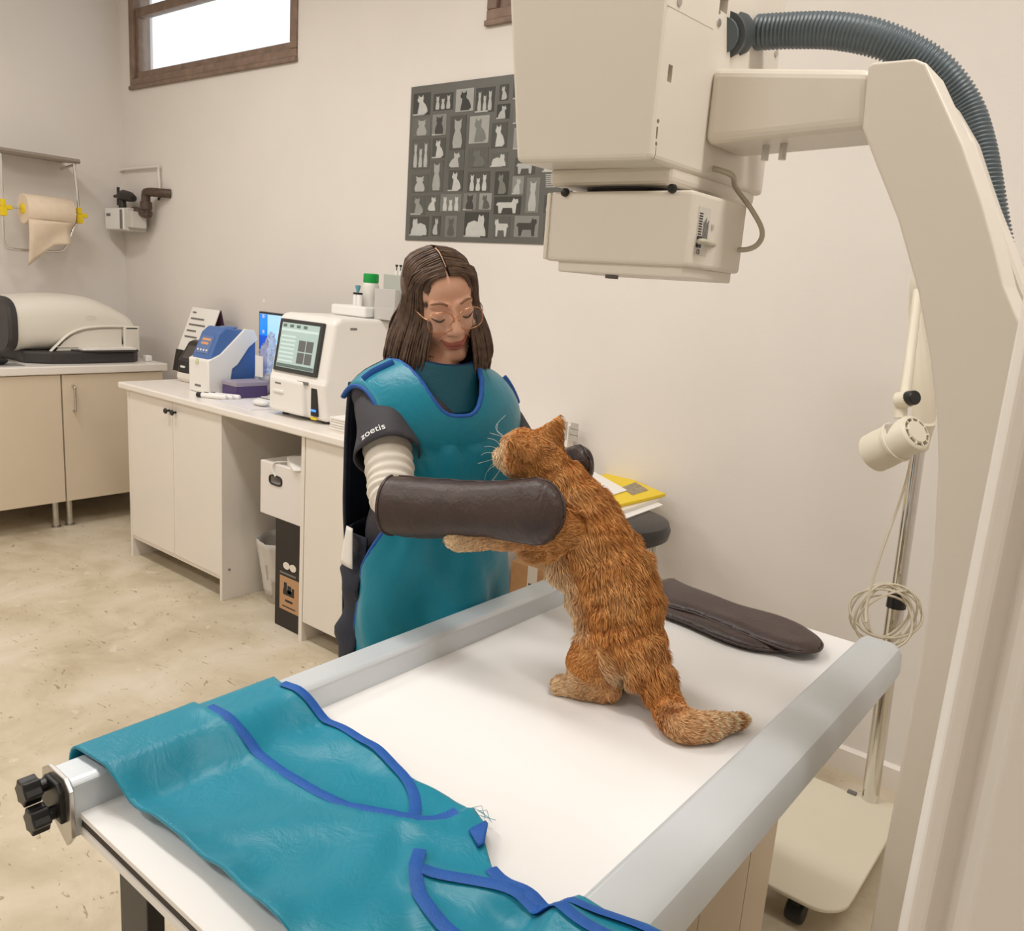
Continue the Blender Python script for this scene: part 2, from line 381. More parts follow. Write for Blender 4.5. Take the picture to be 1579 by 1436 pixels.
# small white cube by the printer
tag(MB().box((-4.80, 2.485, LT), (-4.755, 2.525, LT+.036)).build('plug_adapter', M['plastic'], bevel=.008, seg=3), 'small white plastic cube on the worktop by the printer corner', 'adapter')
t = thing('computer_mouse', 'black computer mouse on a grey mat at the worktop edge', 'mouse', (-4.74, 1.67, LT))
MB().ell((-4.76, 1.685, LT+.0235), (.032, .055, .021)).build('body', M['black'], t, smooth=0)
MB().tube(spline([(-4.78, 1.64, LT+.018), (-4.84, 1.66, LT+.03), (-4.87, 1.72, LT+.02), (-4.95, 1.70, LT+.005), (-5.2, 1.62, LT+.005)], 6), .003, 6).build('cable', M['black'], t)
tag(box((-4.83, 1.60, LT), (-4.70, 1.80, LT+.003)).build('mouse_mat', mat('mat_grey', srgb(132, 130, 126), .7)), 'flat grey mouse mat on the cream cabinets worktop', 'mouse mat')
# ------------------------------------------------------------------ paper roll holder on the left wall
t = thing('paper_roll_holder', 'chrome wire holder with yellow clips on the left wall', 'holder', (WX, 2.12, 1.75))
hx = -5.22
fr = [(hx, 1.93, 2.04), (hx, 1.925, 1.74), (hx, 1.92, 1.62), (hx, 1.925, 1.53), (hx, 1.96, 1.508), (hx, 2.20, 1.513), (hx, 2.255, 1.55), (hx, 2.30, 1.65), (hx, 2.335, 1.74), (hx, 2.318, 2.035)]
MB().tube(spline(fr, 5), .008, 8).build('wire_frame', M['chrome'], t, smooth=60)
MB().prism([(WX, 1.88, 2.045), (-5.18, 1.88, 2.045), (-5.17, 1.88, 2.03), (-5.18, 1.88, 2.02), (WX, 1.88, 2.035)], (0, .455, 0)).build('tear_bar', mat('tear_bar_grey', srgb(150, 138, 126), .5), t)
for y in (1.925, 2.335): 
    MB().tube([(WX, y, 2.0), (hx, y, 2.02)], .008, 8).build('wall_arm', M['chrome'], t)
    c = MB().box((hx-.02, y-.022, 1.685), (hx+.03, y+.012, 1.735)); c.box((hx-.015, y-.012, 1.735), (hx+.02, y+.012, 1.775)); c.box((hx-.01, y-.005, 1.72), (hx+.02, y+.045, 1.745))
    c.build('clip', M['yellow'], t, bevel=.004)
MB().cyl((hx+.01, 1.93, 1.735), (hx+.01, 2.335, 1.735), .005, n=10).build('axle', M['chrome'], t)
t2 = thing('paper_roll', 'large ivory paper roll with a torn tail on the wall holder', 'paper roll', (hx, 2.15, 1.735))
MB().lathe([(.02, 0), (.080, .0), (.083, .004), (.083, .252), (.080, .256), (.02, .256)], (hx+.01, 2.025, 1.735), (0, 1, 0), 40).build('roll', M['ivory'], t2, smooth=40)
MB().lathe([(.008, -.008), (.022, -.008), (.032, .0), (.034, .006)], (hx+.01, 2.024, 1.735), (0, 1, 0), 20).build('core_plug', M['yellow'], t2, smooth=40)
tail = []
for i in range(9):
    s = i/8; row = []
    for j in range(9):
        q = j/8; y = 2.028+.235*q; L = .26 - .135*min(1, q*1.5) ; z = 1.680 - s*L*1.0; x = hx+.01-.076+.012*s+.02*math.sin(3*s+q) 
        x = hx+.01+.062 - .03*s + .01*math.sin(4*s+3*q)
        row.append(Vector((x, y, z)))
    tail.append(row)
MB().grid(tail).build('paper_tail', M['ivory'], t2, smooth=0, solid=.0012)
# ------------------------------------------------------------------ gas meter by the corner
t = thing('gas_meter', 'small grey-white gas meter with brown pipes on the window wall', 'gas meter', (-5.1, 2.5, 1.7))
MY = 2.565
a = onY(164, 355, MY); c = onY(194, 320, MY); d = onY(214, 352, MY)
gm = mat('meter_grey', srgb(206, 202, 194), .5)
bd = box((a.x, MY, a.z), (c.x+.015, MY+.12, c.z)).build('case', gm, t, bevel=.008)
box((a.x+.012, MY-.012, a.z+.006), (c.x-.02, MY+.01, c.z-.005)).build('front_plate', M['plastic'], bd, bevel=.005)
box((a.x+.035, MY-.014, c.z-.052), (a.x+.085, MY-.011, c.z-.035)).build('display', M['ink'], bd)
box((c.x-.052, MY-.015, a.z+.01), (c.x-.022, MY-.01, c.z-.012)).build('side_strip', M['ink'], bd, bevel=.003)
box((c.x+.01, MY-.004, a.z+.02), (c.x+.075, MY+.09, c.z-.02)).build('index_box', gm, bd, bevel=.004)
vx = a.x+.085; px_ = onY(225, 300, MY+.06).x
v = MB(); v.tube([(vx, MY+.065, c.z-.005), (vx, MY+.065, c.z+.06)], [.024, .02], 12); v.tube([(vx-.05, MY+.065, c.z+.075), (vx+.02, MY+.065, c.z+.08), (vx+.1, MY+.065, c.z+.07), (vx+.14, MY+.065, c.z+.06)], [.018, .034, .03, .02], 12)
v.tube([(vx-.055, MY+.065, c.z+.02), (vx-.05, MY+.065, c.z+.13)], .009, 8); v.tube([(vx-.09, MY+.06, c.z+.075), (vx-.02, MY+.07, c.z+.075)], .009, 8)
v.build('valve', M['blackpipe'], t, smooth=50)
p = MB(); p.tube(spline([(px_-.01, MY+.065, c.z-.04), (px_-.01, MY+.065, c.z+.075), (px_+.02, MY+.067, c.z+.095), (px_+.10, MY+.11, c.z+.095), (px_+.13, WY, c.z+.095)], 6), .026, 12)
p.tube([(px_-.01, MY+.065, c.z-.005), (px_-.01, MY+.065, c.z+.04)], .034, 12); p.tube([(px_-.15, MY+.065, c.z-.012), (px_+.01, MY+.065, c.z-.03)], [.026, .03], 12)
p.build('outlet_pipe', M['brownpipe'], t, smooth=50)
t = thing('conduit_pipe', 'thin white painted pipe bracket on the wall above the gas meter', 'pipe', (-4.95, WY-.02, 2.0))
e1 = onY(186, 262, WY-.02); e2 = onY(244, 257, WY-.02); e3 = onY(247, 300, WY-.02)
MB().tube(spline([e1, e1.lerp(e2, .9), e2+Vector((.01, 0, -.005)), e2.lerp(e3, .15), e3], 6), .008, 8).build('pipe', M['wall'], t, smooth=60)
MB().tube([e3, e3+Vector((-.03, .005, -.03))], [.011, .006], 8).build('end_plug', M['black'], t)
box((e1.x-.02, WY-.026, e1.z-.01), (e1.x+.01, WY, e1.z+.03)).build('bracket', M['wall'], t)
# ================================================================== things on and under the counter
# big analyser with touch screen
t = thing('blood_analyser', 'large white benchtop analyser with a tilted touch screen, on the white worktop', 'analyser', (-2.8, 2.3, CT))
AX0, AX1, AY0, AY1 = -2.985, -2.615, 2.10, 2.56
am = mat('analyser_shell', srgb(240, 236, 230), .35)
side = [(AY0+.01, CT+.012), (AY0-.005, 1.06), (AY0+.005, 1.085), (AY0+.045, 1.31), (AY0+.075, 1.33), (AY1, 1.325), (AY1, CT+.012)]
body = MB().prism([(AX0, y, z) for y, z in side], (AX1-AX0, 0, 0)).build('shell', am, t, bevel=.018, seg=4)
for fx in (AX0+.05, AX1-.05):
    for fy in (AY0+.05, AY1-.05): MB().lathe([(.015, 0), (.015, .015)], (fx, fy, CT), (0, 0, 1), 12).build('foot', M['black'], t)
# screen lies on the tilted upper front
p0 = Vector((0, AY0+.005, 1.085)); p1 = Vector((0, AY0+.045, 1.31)); up = (p1-p0).normalized(); nv = Vector((0, -up.z, up.y))
def scr(x, h, d): return Vector((x, 0, 0)) + p0 + up*h + nv*d
sx0, sx1 = AX0+.025, AX1-.055
def slab(mbx, x0, x1, h0, h1, d0, d1): return mbx.hexa([scr(x0, h0, d0), scr(x1, h0, d0), scr(x1, h0, d1), scr(x0, h0, d1)], [scr(x0, h1, d0), scr(x1, h1, d0), scr(x1, h1, d1), scr(x0, h1, d1)])
sc = slab(MB(), sx0, sx1, .002, .222, -.004, .010).build('screen_bezel', mat('bezel', srgb(52, 54, 52), .3), t, bevel=.006, seg=3)
scm = mat('screen_mint', srgb(140, 156, 150), .3, emit=(srgb(178, 200, 194), .5))
slab(MB(), sx0+.022, sx1-.022, .02, .206, .0102, .0108).build('display', scm, sc)
ink1 = mat('screen_dark', srgb(90, 104, 100), .4, emit=(srgb(70, 84, 80), .5)); ink2 = mat('screen_pale', srgb(170, 186, 182), .4, emit=(srgb(196, 214, 210), .52)); ink3 = mat('screen_grey', srgb(80, 80, 80), .4, emit=(srgb(96, 96, 96), .5))
for i in range(4): slab(MB(), sx0+.03+.045*i, sx0+.055+.045*i, .188, .2, .0109, .0112).build('screen_icon', ink1, sc)
slab(MB(), sx0+.024, sx1-.024, .172, .182, .0109, .0112).build('screen_bar', ink2, sc)
for i in range(7): slab(MB(), sx0+.03, sx0+.125, .045+.017*i, .052+.017*i, .0109, .0112).build('screen_row', ink2, sc)
for i in range(2):
    for j in range(2): slab(MB(), sx0+.15+.05*i, sx0+.195+.05*i, .045+.05*j, .09+.05*j, .0109, .0112).build('screen_plot', ink3, sc)
slab(MB(), sx0+.024, sx1-.024, .022, .036, .0109, .0112).build('screen_bar', ink1, sc)
# lower front: door flap, slot
box((AX0+.02, AY0-.018, CT+.02), (AX1-.12, AY0+.02, 1.065)).build('front_door', am, t, bevel=.014, seg=3)
box((AX0+.055, AY0-.024, 1.0), (AX0+.125, AY0-.012, 1.012)).build('door_grip', M['plastic'], t, bevel=.003)
box((AX0+.065, AY0-.0186, 1.036), (AX0+.105, AY0-.0176, 1.043)).build('model_mark', M['ink'], t)
box((AX1-.165, AY0-.012, 1.052), (AX1-.10, AY0-.005, 1.064)).build('maker_mark', M['ink'], t)
ss = box((AX1-.085, AY0-.004, CT+.03), (AX1-.045, AY0+.012, 1.045)).build('sample_slot', M['black'], t, bevel=.003)
box((AX1-.08, AY0-.006, CT+.05), (AX1-.05, AY0-.003, CT+.058)).build('status_light', mat('blue_led', (.02, .1, .8), .3, emit=((.05, .2, 1), 2)), ss)
box((AX1-.085, AY0-.003, CT+.016), (AX1-.05, AY0+.002, CT+.026)).build('warning_sticker', M['yellow'], t)
box((AX1-.0005, AY0+.12, 1.283), (AX1+.0012, AY0+.155, 1.292)).build('side_mark', M['ink'], t)
# tray with bottles on the analyser
TZ = 1.329
tr = tag(box((-2.915, 2.36, TZ), (-2.69, 2.50, TZ+.045)).build('reagent_tray', M['plastic'], bevel=.01, seg=3), 'shallow white tray on top of the large analyser', 'tray')
t = thing('bottle', 'white bottle with green screw cap in the tray on the analyser', 'bottle', (-2.745, 2.44, TZ+.045))
MB().lathe([(.034, 0), (.036, .004), (.036, .085), (.030, .1), (.026, .104)], (-2.76, 2.45, TZ+.045), (0, 0, 1), 24).build('body', mat('milky', srgb(226, 222, 214), .35), t, smooth=40)
MB().lathe([(.031, .1), (.033, .103), (.033, .135), (.029, .139)], (-2.76, 2.45, TZ+.045), (0, 0, 1), 24).build('cap', mat('green_cap', srgb(18, 160, 70), .4), t, smooth=40)
for k, (bx, by) in enumerate(((-2.785, 2.39), (-2.755, 2.385))):
    t = thing('vial', 'short white vial with black cap in front of the green-capped bottle', 'vial', (bx, by, TZ+.045), 'vials in the analyser tray')
    MB().lathe([(.012, 0), (.012, .045), (.010, .05)], (bx, by, TZ+.045), (0, 0, 1), 14).build('body', M['plastic'], t, smooth=40)
    MB().lathe([(.0125, .048), (.0125, .056)], (bx, by, TZ+.045), (0, 0, 1), 14).build('cap', M['black'], t)
t = thing('sample_tube', 'slim tube with teal stopper standing in the analyser tray', 'tube', (-2.86, 2.46, TZ+.045))
MB().lathe([(.007, 0), (.008, .02), (.008, .055)], (-2.855, 2.46, TZ+.045), (0, 0, 1), 12).build('body', M['plastic'], t, smooth=40)
MB().lathe([(.006, .052), (.007, .06), (.0115, .075), (.0115, .085)], (-2.855, 2.46, TZ+.045), (0, 0, 1), 12).build('stopper', mat('teal_cap', srgb(96, 160, 172), .4), t, smooth=40)
t = thing('tube_rack', 'grey stepped rack beside the tray on the large analyser', 'rack', (-2.6, 2.44, TZ))
gr = mat('rack_grey', srgb(196, 192, 188), .4); gr2 = mat('rack_glass', srgb(178, 182, 174), .2)
RX = -2.655
box((RX-.005, 2.43, TZ-.001), (RX+.125, 2.52, TZ+.185)).build('back_tier', gr2, t, bevel=.002)
box((RX-.03, 2.405, TZ-.001), (RX+.095, 2.432, TZ+.125)).build('middle_tier', gr, t, bevel=.002)
box((RX+.0, 2.385, TZ-.001), (RX+.11, 2.406, TZ+.05)).build('front_tier', gr, t, bevel=.002)
for k in range(4):
    x = RX+.03+.024*k
    s = thing('sample_tube', 'clear thin tube with dark stopper standing in the grey rack', 'tube', (x, 2.47, TZ+.185), 'tubes in the grey rack')
    MB().lathe([(.007, 0), (.007, .022)], (x, 2.47, TZ+.182), (0, 0, 1), 10).build('body', M['plastic'], s)
    MB().lathe([(.002, .02), (.002, .036), (.006, .04), (.006, .046)], (x, 2.47, TZ+.182), (0, 0, 1), 10).build('stopper', M['darkink'], s)
# monitor behind the analyser
t = thing('monitor', 'flat monitor with blue desktop standing behind the large analyser', 'monitor', (-3.2, 2.5, CT))
a = onY(402, 485, 2.46); mz1 = a.z; mx0 = a.x; mz0 = onY(395, 572, 2.46).z
mo = box((mx0-.015, 2.46, mz0-.02), (mx0+.50, 2.49, mz1+.015)).build('casing', M['black'], t, bevel=.004)
box((mx0-.005, 2.4585, mz0-.005), (mx0+.49, 2.4605, mz1+.005)).build('display', mat('desk_pale', srgb(150, 190, 236), .3, emit=(srgb(150, 194, 240), .75)), mo)
box((mx0-.004, 2.4572, mz0-.004), (mx0+.06, 2.4582, mz1-.10)).build('menu_column', mat('desk_blue', srgb(40, 80, 180), .3, emit=(srgb(38, 82, 190), .75)), mo)
box((mx0-.004, 2.4572, mz1-.10), (mx0+.06, 2.4582, mz1+.004)).build('menu_header', mat('desk_bright', srgb(30, 120, 230), .3, emit=(srgb(28, 124, 236), .8)), mo)
for k in range(5): box((mx0+.02, 2.4565, mz0+.045+.075*k), (mx0+.036, 2.4571, mz0+.061+.075*k)).build('menu_icon', M['plastic'], mo)
box((mx0-.015, 2.452, mz0-.055), (mx0+.5, 2.49, mz0-.018)).build('lower_frame', M['offwhite'], mo, bevel=.004)
MB().tube([(mx0+.24, 2.50, CT+.01), (mx0+.24, 2.50, mz0+.1)], .022, 12).build('stem', M['black'], t)
MB().lathe([(.11, 0), (.11, .008), (.03, .014)], (mx0+.24, 2.51, CT), (0, 0, 1), 24).build('base', M['black'], t)
# cables under the monitor
for k in range(3):
    c = MB().tube(spline([(mx0+.03+.02*k, 2.43, mz0-.03), (mx0+.02, 2.38, CT+.06-.01*k), (mx0+.06+.05*k, 2.34, CT+.012), (mx0+.22, 2.37, CT+.006+.006*k)], 8), .0035, 6).build('monitor_cable', M['plastic'] if k < 2 else M['black'], smooth=60)
    tag(c, ['white cable looping from the monitor onto the worktop', 'second white cable curving under the monitor', 'black cable lying under the monitor'][k], 'cable')
# blue and white analyser
t = thing('chemistry_analyser', 'small blue and white analyser with sloped screen, beside the purple box', 'analyser', (-3.6, 2.3, CT))
bx0, bx1, by0 = -3.70, -3.525, 2.15
blue = mat('analyser_blue', srgb(72, 108, 168), .35); wh = am
prof = [(by0, CT), (by0, 1.06), (by0+.055, 1.185), (by0+.09, 1.215), (by0+.23, 1.20), (by0+.26, 1.17), (by0+.26, CT)]
MB().prism([(bx0+.012, y, z) for y, z in prof], (bx1-bx0-.024, 0, 0)).build('blue_core', blue, t, bevel=.012, seg=3)
lower = [(by0-.008, CT), (by0-.008, 1.062), (by0+.02, 1.07), (by0+.06, 1.05), (by0+.06, CT)]
MB().prism([(bx0+.004, y, z) for y, z in lower], (bx1-bx0-.008, 0, 0)).build('front_panel', wh, t, bevel=.01, seg=3)
band = [(by0-.004, CT), (by0-.004, 1.06), (by0+.06, 1.09), (by0+.19, 1.21), (by0+.24, 1.205), (by0+.262, 1.16), (by0+.21, 1.12), (by0+.15, 1.04), (by0+.12, 1.02), (by0+.10, CT)]
MB().prism([(bx1-.014, y, z) for y, z in band], (.014, 0, 0)).build('side_band', wh, t, bevel=.003)
MB().prism([(bx0, y, z) for y, z in band], (.014, 0, 0)).build('side_band', wh, t, bevel=.003)
q0 = Vector((0, by0, 1.06)); q1 = Vector((0, by0+.055, 1.185)); uu = (q1-q0).normalized(); nn = Vector((0, -uu.z, uu.y))
def bsl(x0, x1, h0, h1, d0, d1): f = lambda x, h, d: Vector((x, 0, 0))+q0+uu*h+nn*d; return MB().hexa([f(x0, h0, d0), f(x1, h0, d0), f(x1, h0, d1), f(x0, h0, d1)], [f(x0, h1, d0), f(x1, h1, d0), f(x1, h1, d1), f(x0, h1, d1)])
ds = bsl(bx0+.035, bx1-.035, .03, .12, -.01, .003).build('display', mat('blue_display', srgb(84, 106, 148), .25, emit=(srgb(80, 104, 150), .25)), t, bevel=.002)
for k in range(2): bsl(bx0+.055, bx1-.06+.01*k, .075+.02*k, .087+.02*k, .0032, .0036).build('readout', mat('amber', srgb(196, 140, 96), .4, emit=(srgb(200, 140, 90), .3)), ds)
for k in range(4): bsl(bx0+.045+.024*k, bx0+.056+.024*k, .042, .051, .0032, .005).build('key', M['plastic'], ds)
bsl(bx0+.07, bx1-.08, -.022, -.002, -.004, .006).build('badge', mat('badge', srgb(200, 206, 160), .4), t)
box((bx0+.06, by0-.0095, CT+.03), (bx0+.11, by0-.0075, CT+.04)).build('maker_mark', M['ink'], t)
MB().ell(((bx0+bx1)/2, by0+.15, 1.21), (.04, .05, .008)).build('top_lid', blue, t, smooth=0)
# black analyser with a leaning sheet behind
t = thing('black_analyser', 'small black and white analyser with sloped dark screen at the worktop end', 'analyser', (-3.95, 2.4, CT))
kx0, kx1, ky = -4.02, -3.80, 2.27
MB().prism([(kx0, y, z) for y, z in ((ky+.005, CT), (ky-.01, CT+.02), (ky-.005, CT+.05), (ky+.20, CT+.05), (ky+.20, CT))], (kx1-kx0, 0, 0)).build('base', M['offwhite'], t, bevel=.006)
MB().prism([(kx0, y, z) for y, z in ((ky-.005, CT+.04), (ky+.0, CT+.11), (ky+.06, 1.105), (ky+.09, 1.115), (ky+.20, 1.09), (ky+.20, CT+.04))], (kx1-kx0, 0, 0)).build('body', mat('gloss_black', (.012, .011, .011), .22), t, bevel=.012, seg=3)
q0 = Vector((0, ky, CT+.11)); q1 = Vector((0, ky+.06, 1.105)); uu = (q1-q0).normalized(); nn = Vector((0, -uu.z, uu.y))
bsl(kx0+.03, kx1-.03, .015, .09, -.002, .002).build('screen', mat('dim_screen', srgb(70, 66, 64), .25), t)
box((kx0+.035, ky-.006, CT+.075), (kx0+.075, ky+.004, CT+.085)).build('maker_mark', M['plastic'], t)
box((kx1-.075, ky-.012, CT+.10), (kx1-.02, ky+.01, CT+.115)).build('flap', M['plastic'], t, bevel=.003)
t = thing('desk_calendar', 'white printed tent calendar with purple back, behind the black analyser', 'calendar', (-3.98, 2.58, CT))
cx0 = onY(287, 530, 2.56).x; cx1 = onY(328, 530, 2.56).x; KT = onY(318, 476, 2.59).z
MB().hexa([(cx0, 2.50, CT+.10), (cx1, 2.50, CT+.10), (cx1, 2.505, CT+.10), (cx0, 2.505, CT+.10)], [(cx0+.03, 2.585, KT), (cx1+.03, 2.585, KT), (cx1+.03, 2.59, KT), (cx0+.03, 2.59, KT)]).build('front_sheet', M['paper'], t)
MB().hexa([(cx0+.03, 2.66, CT), (cx1+.05, 2.66, CT), (cx1+.05, 2.664, CT), (cx0+.03, 2.664, CT)], [(cx0+.03, 2.589, KT), (cx1+.034, 2.589, KT), (cx1+.034, 2.593, KT), (cx0+.03, 2.593, KT)]).build('back_sheet', mat('plum', srgb(74, 44, 66), .6), t)
MB().hexa([(cx0-.008, 2.48, CT), (cx1, 2.48, CT), (cx1, 2.507, CT), (cx0-.008, 2.507, CT)], [(cx0, 2.498, CT+.12), (cx1, 2.498, CT+.12), (cx1, 2.507, CT+.12), (cx0, 2.507, CT+.12)]).build('stand_foot', M['blackcard'], t)
for k in range(5):
    s_ = .88-.13*k; z = CT+.10+(KT-CT-.10)*s_; y = 2.4975+.085*s_
    box((cx0+.03*s_+.03, y-.001, z), (cx0+.03*s_+[.06, .16, .19, .12, .15][k], y+.003, z+.008)).build('print_line', M['ink'], t)
# purple box, pens, keyboard, papers, mouse, bag, cards
t = thing('slide_box', 'small purple box with a grey lid beside the blue analyser', 'box', (-3.45, 2.25, CT))
box((-3.487, 2.19, CT), (-3.37, 2.36, CT+.055)).build('body', mat('purple', srgb(84, 64, 112), .5), t, bevel=.003)
box((-3.489, 2.188, CT+.055), (-3.368, 2.362, CT+.075)).build('lid', mat('lilac_grey', srgb(160, 150, 164), .5), t, bevel=.003)
tag(box((-3.355, 2.375, CT), (-3.24, 2.432, CT+.04)).build('wooden_block', M['card'], bevel=.004), 'low tan box behind the purple box on the worktop', 'box')
for k in range(3):
    y = 2.075+.028*k; z = CT+.012
    t = thing('marker_pen', ['fat white marker pen with black cap at the front of the worktop', 'white marker pen lying between two others on the worktop', 'white marker pen lying nearest the purple box'][k], 'pen', (-3.45, y, CT), 'marker pens on the worktop')
    MB().lathe([(.011, 0), (.012, .004), (.012, .12), (.009, .125)], (-3.47+.012*k, y, z), (.90, .44, 0), 14).build('barrel', M['plastic'], t, smooth=40)
    MB().lathe([(.0125, 0), (.0125, .022), (.008, .026)], (-3.47+.012*k, y, z), (-.90, -.44, 0), 14).build('cap', M['black'], t, smooth=40)
t = thing('keyboard', 'slim pale keyboard under the monitor on the worktop', 'keyboard', (-3.2, 2.3, CT))
box((-3.30, 2.255, CT), (-2.995, 2.375, CT+.012)).build('frame', M['plastic'], t, bevel=.003)
kg = box((-3.29, 2.262, CT+.012), (-3.0, 2.368, CT+.015)).build('key_bed', M['ink'], t)
for i in range(12):
    for j in range(4): box((-3.286+.0238*i, 2.266+.0255*j, CT+.015), (-3.266+.0238*i, 2.287+.0255*j, CT+.019)).build('key', M['offwhite'], kg)
tag(MB().prism([(-3.36, 2.075, CT), (-3.06, 2.06, CT), (-3.04, 2.20, CT), (-3.35, 2.235, CT)], (0, 0, .003)).build('paper_sheet', mat('sheet_lilac', srgb(224, 218, 218), .7)), 'printed sheet lying on the worktop under the white mouse', 'paper')
t = thing('computer_mouse', 'white computer mouse on the printed sheet', 'mouse', (-3.15, 2.17, CT))
MB().ell((-3.14, 2.165, CT+.018), (.05, .028, .016)).build('body', M['plastic'], t, smooth=0)
t = thing('plastic_bag', 'crumpled clear plastic bag with a white label beside the blue analyser', 'bag', (-3.42, 2.45, CT))
bagm = mat('clear_bag', srgb(214, 214, 220), .15, alpha=.45, bump=1, bscale=30)
bg = blob('film', [('e', (-3.435, 2.398, CT+.07), (.072, .042, .07), None), ('e', (-3.43, 2.405, CT+.17), (.055, .038, .09), None), ('c', (-3.43, 2.41, CT+.2), .034, (-3.41, 2.41, CT+.29), .018)], bagm, .009, 3, t)
for v in bg.data.vertices: v.co += Vector((RNG.normal(0, .004), RNG.normal(0, .004), RNG.normal(0, .003)))
zmin = min(v.co.z for v in bg.data.vertices)
for v in bg.data.vertices: v.co.z += CT-zmin if v.co.z < CT+.02 else 0
box((-3.46, 2.352, CT+.09), (-3.40, 2.356, CT+.19)).build('paper_label', M['paper'], t)
for k in range(6):
    o = box((-2.52, 2.05, CT+.010*k), (-2.33, 2.16, CT+.010*k+.0085)).build('test_card', M['paper'] if k % 2 else M['offwhite'], bevel=.001)
    tag(o, ['bottom', 'second', 'third', 'fourth', 'fifth', 'topmost'][k]+' white card box of the low stack beside the large analyser', 'card', 'stack of white cards on the worktop')
# leaflet block at the far end of the counter
t = thing('leaflet_holder', 'white leaflet block with small grey prints at the counter end behind the cat', 'leaflet', (-1.88, 2.66, CT))
a = onY(850, 690, 2.64); c = onY(877, 657, 2.64)
box((a.x, 2.64, CT), (c.x, 2.68, c.z)).build('block', M['paper'], t, bevel=.002)
for i in range(2):
    for j in range(3): box((a.x+.035+.05*i, 2.6385, CT+.03+(c.z-CT)*.27*j), (a.x+.07+.05*i, 2.6405, CT+.055+(c.z-CT)*.27*j)).build('print_patch', mat('pale_print', srgb(186, 178, 168), .7), t)
# under the counter
t = thing('carton', 'white carton with an oval hand hole, resting on the tall black box', 'box', (-2.8, 2.2, .47))
cbx = box((-2.945, 2.03, .478), (-2.66, 2.34, .71)).build('body', mat('white_card', srgb(232, 226, 220), .6), t, bevel=.004)
oval = [(-2.835+.042*math.copysign(abs(math.cos(a))**.6, math.cos(a)), .640+.019*math.copysign(abs(math.sin(a))**.6, math.sin(a))) for a in np.linspace(0, 2*PI, 24, endpoint=False)]
cut(cbx, MB().prism([(x, 2.02, z) for x, z in oval], (0, .14, 0)))
MB().tube([(x, 2.029, z) for x, z in oval], .004, 8, closed=True).build('hand_hole_rim', M['black'], t, smooth=60)
MB().tube(spline([(-2.83, 2.026, .66), (-2.845, 2.022, .69), (-2.84, 2.03, .715), (-2.80, 2.06, .722), (-2.76, 2.08, .716)], 5), .008, 6, flat=.3).build('strap', M['paper'], t)
MB().hexa([(-2.80, 2.06, .712), (-2.69, 2.01, .712), (-2.665, 2.03, .712), (-2.76, 2.11, .712)], [(-2.80, 2.06, .745), (-2.69, 2.01, .714), (-2.665, 2.03, .716), (-2.76, 2.11, .75)]).build('folded_paper', M['paper'], t)
tag(box((-2.78, 2.22, .711), (-2.655, 2.33, .79)).build('small_box', M['brownpipe'], bevel=.003), 'small brown box behind the paper on the white carton', 'box')
t = thing('tall_box', 'tall narrow black box with a tan printed label, under the counter', 'box', (-2.74, 2.2, 0))
box((-2.836, 2.032, 0), (-2.640, 2.40, .4775)).build('body', M['blackcard'], t, bevel=.003)
lb = box((-2.80, 2.0305, .085), (-2.668, 2.0325, .235)).build('label', mat('kraft', srgb(190, 148, 108), .7), t)
for x0, x1, z0, z1 in ((-2.775, -2.70, .155, .18), (-2.77, -2.75, .18, .21), (-2.745, -2.72, .165, .20), (-2.715, -2.70, .18, .195), (-2.76, -2.71, .125, .135), (-2.78, -2.69, .10, .105)):
    box((x0, 2.0298, z0), (x1, 2.0306, z1)).build('label_print', M['darkink'], lb)
box((-2.80, 2.0303, .245), (-2.69, 2.0325, .253)).build('title_print', M['ink'], t)
hs = MB()
for dx in (-.022, .022): hs.prism([(-2.733+dx+.022*math.cos(a), 2.0315, .285+.016*math.sin(a)) for a in np.linspace(0, 2*PI, 16, endpoint=False)], (0, -.002, 0))
hs.build('hand_hole', M['offwhite'], t)
t = thing('waste_bin', 'small bin with a translucent liner bag, behind the black box', 'bin', (-3.02, 2.3, 0))
MB().lathe([(.09, 0), (.10, .05), (.115, .19), (.11, .19), (.09, .02)], (-3.035, 2.24, 0), (0, 0, 1), 24).build('bucket', mat('bin_grey', srgb(176, 166, 152), .5), t, smooth=50)
ln = []
for i in range(10):
    s = i/9; row = []
    for j in range(33):
        a = 2*PI*j/32; r = .10+.035*s+.006*math.sin(7*a+5*s)+.004*math.sin(13*a)
        row.append(Vector((-3.035+r*math.cos(a), 2.24+r*math.sin(a), .045+.255*s)))
    ln.append(row)
MB().grid(ln).build('liner', mat('liner', srgb(226, 220, 212), .35, alpha=.8, bump=.8, bscale=25), t, smooth=0, solid=.001)
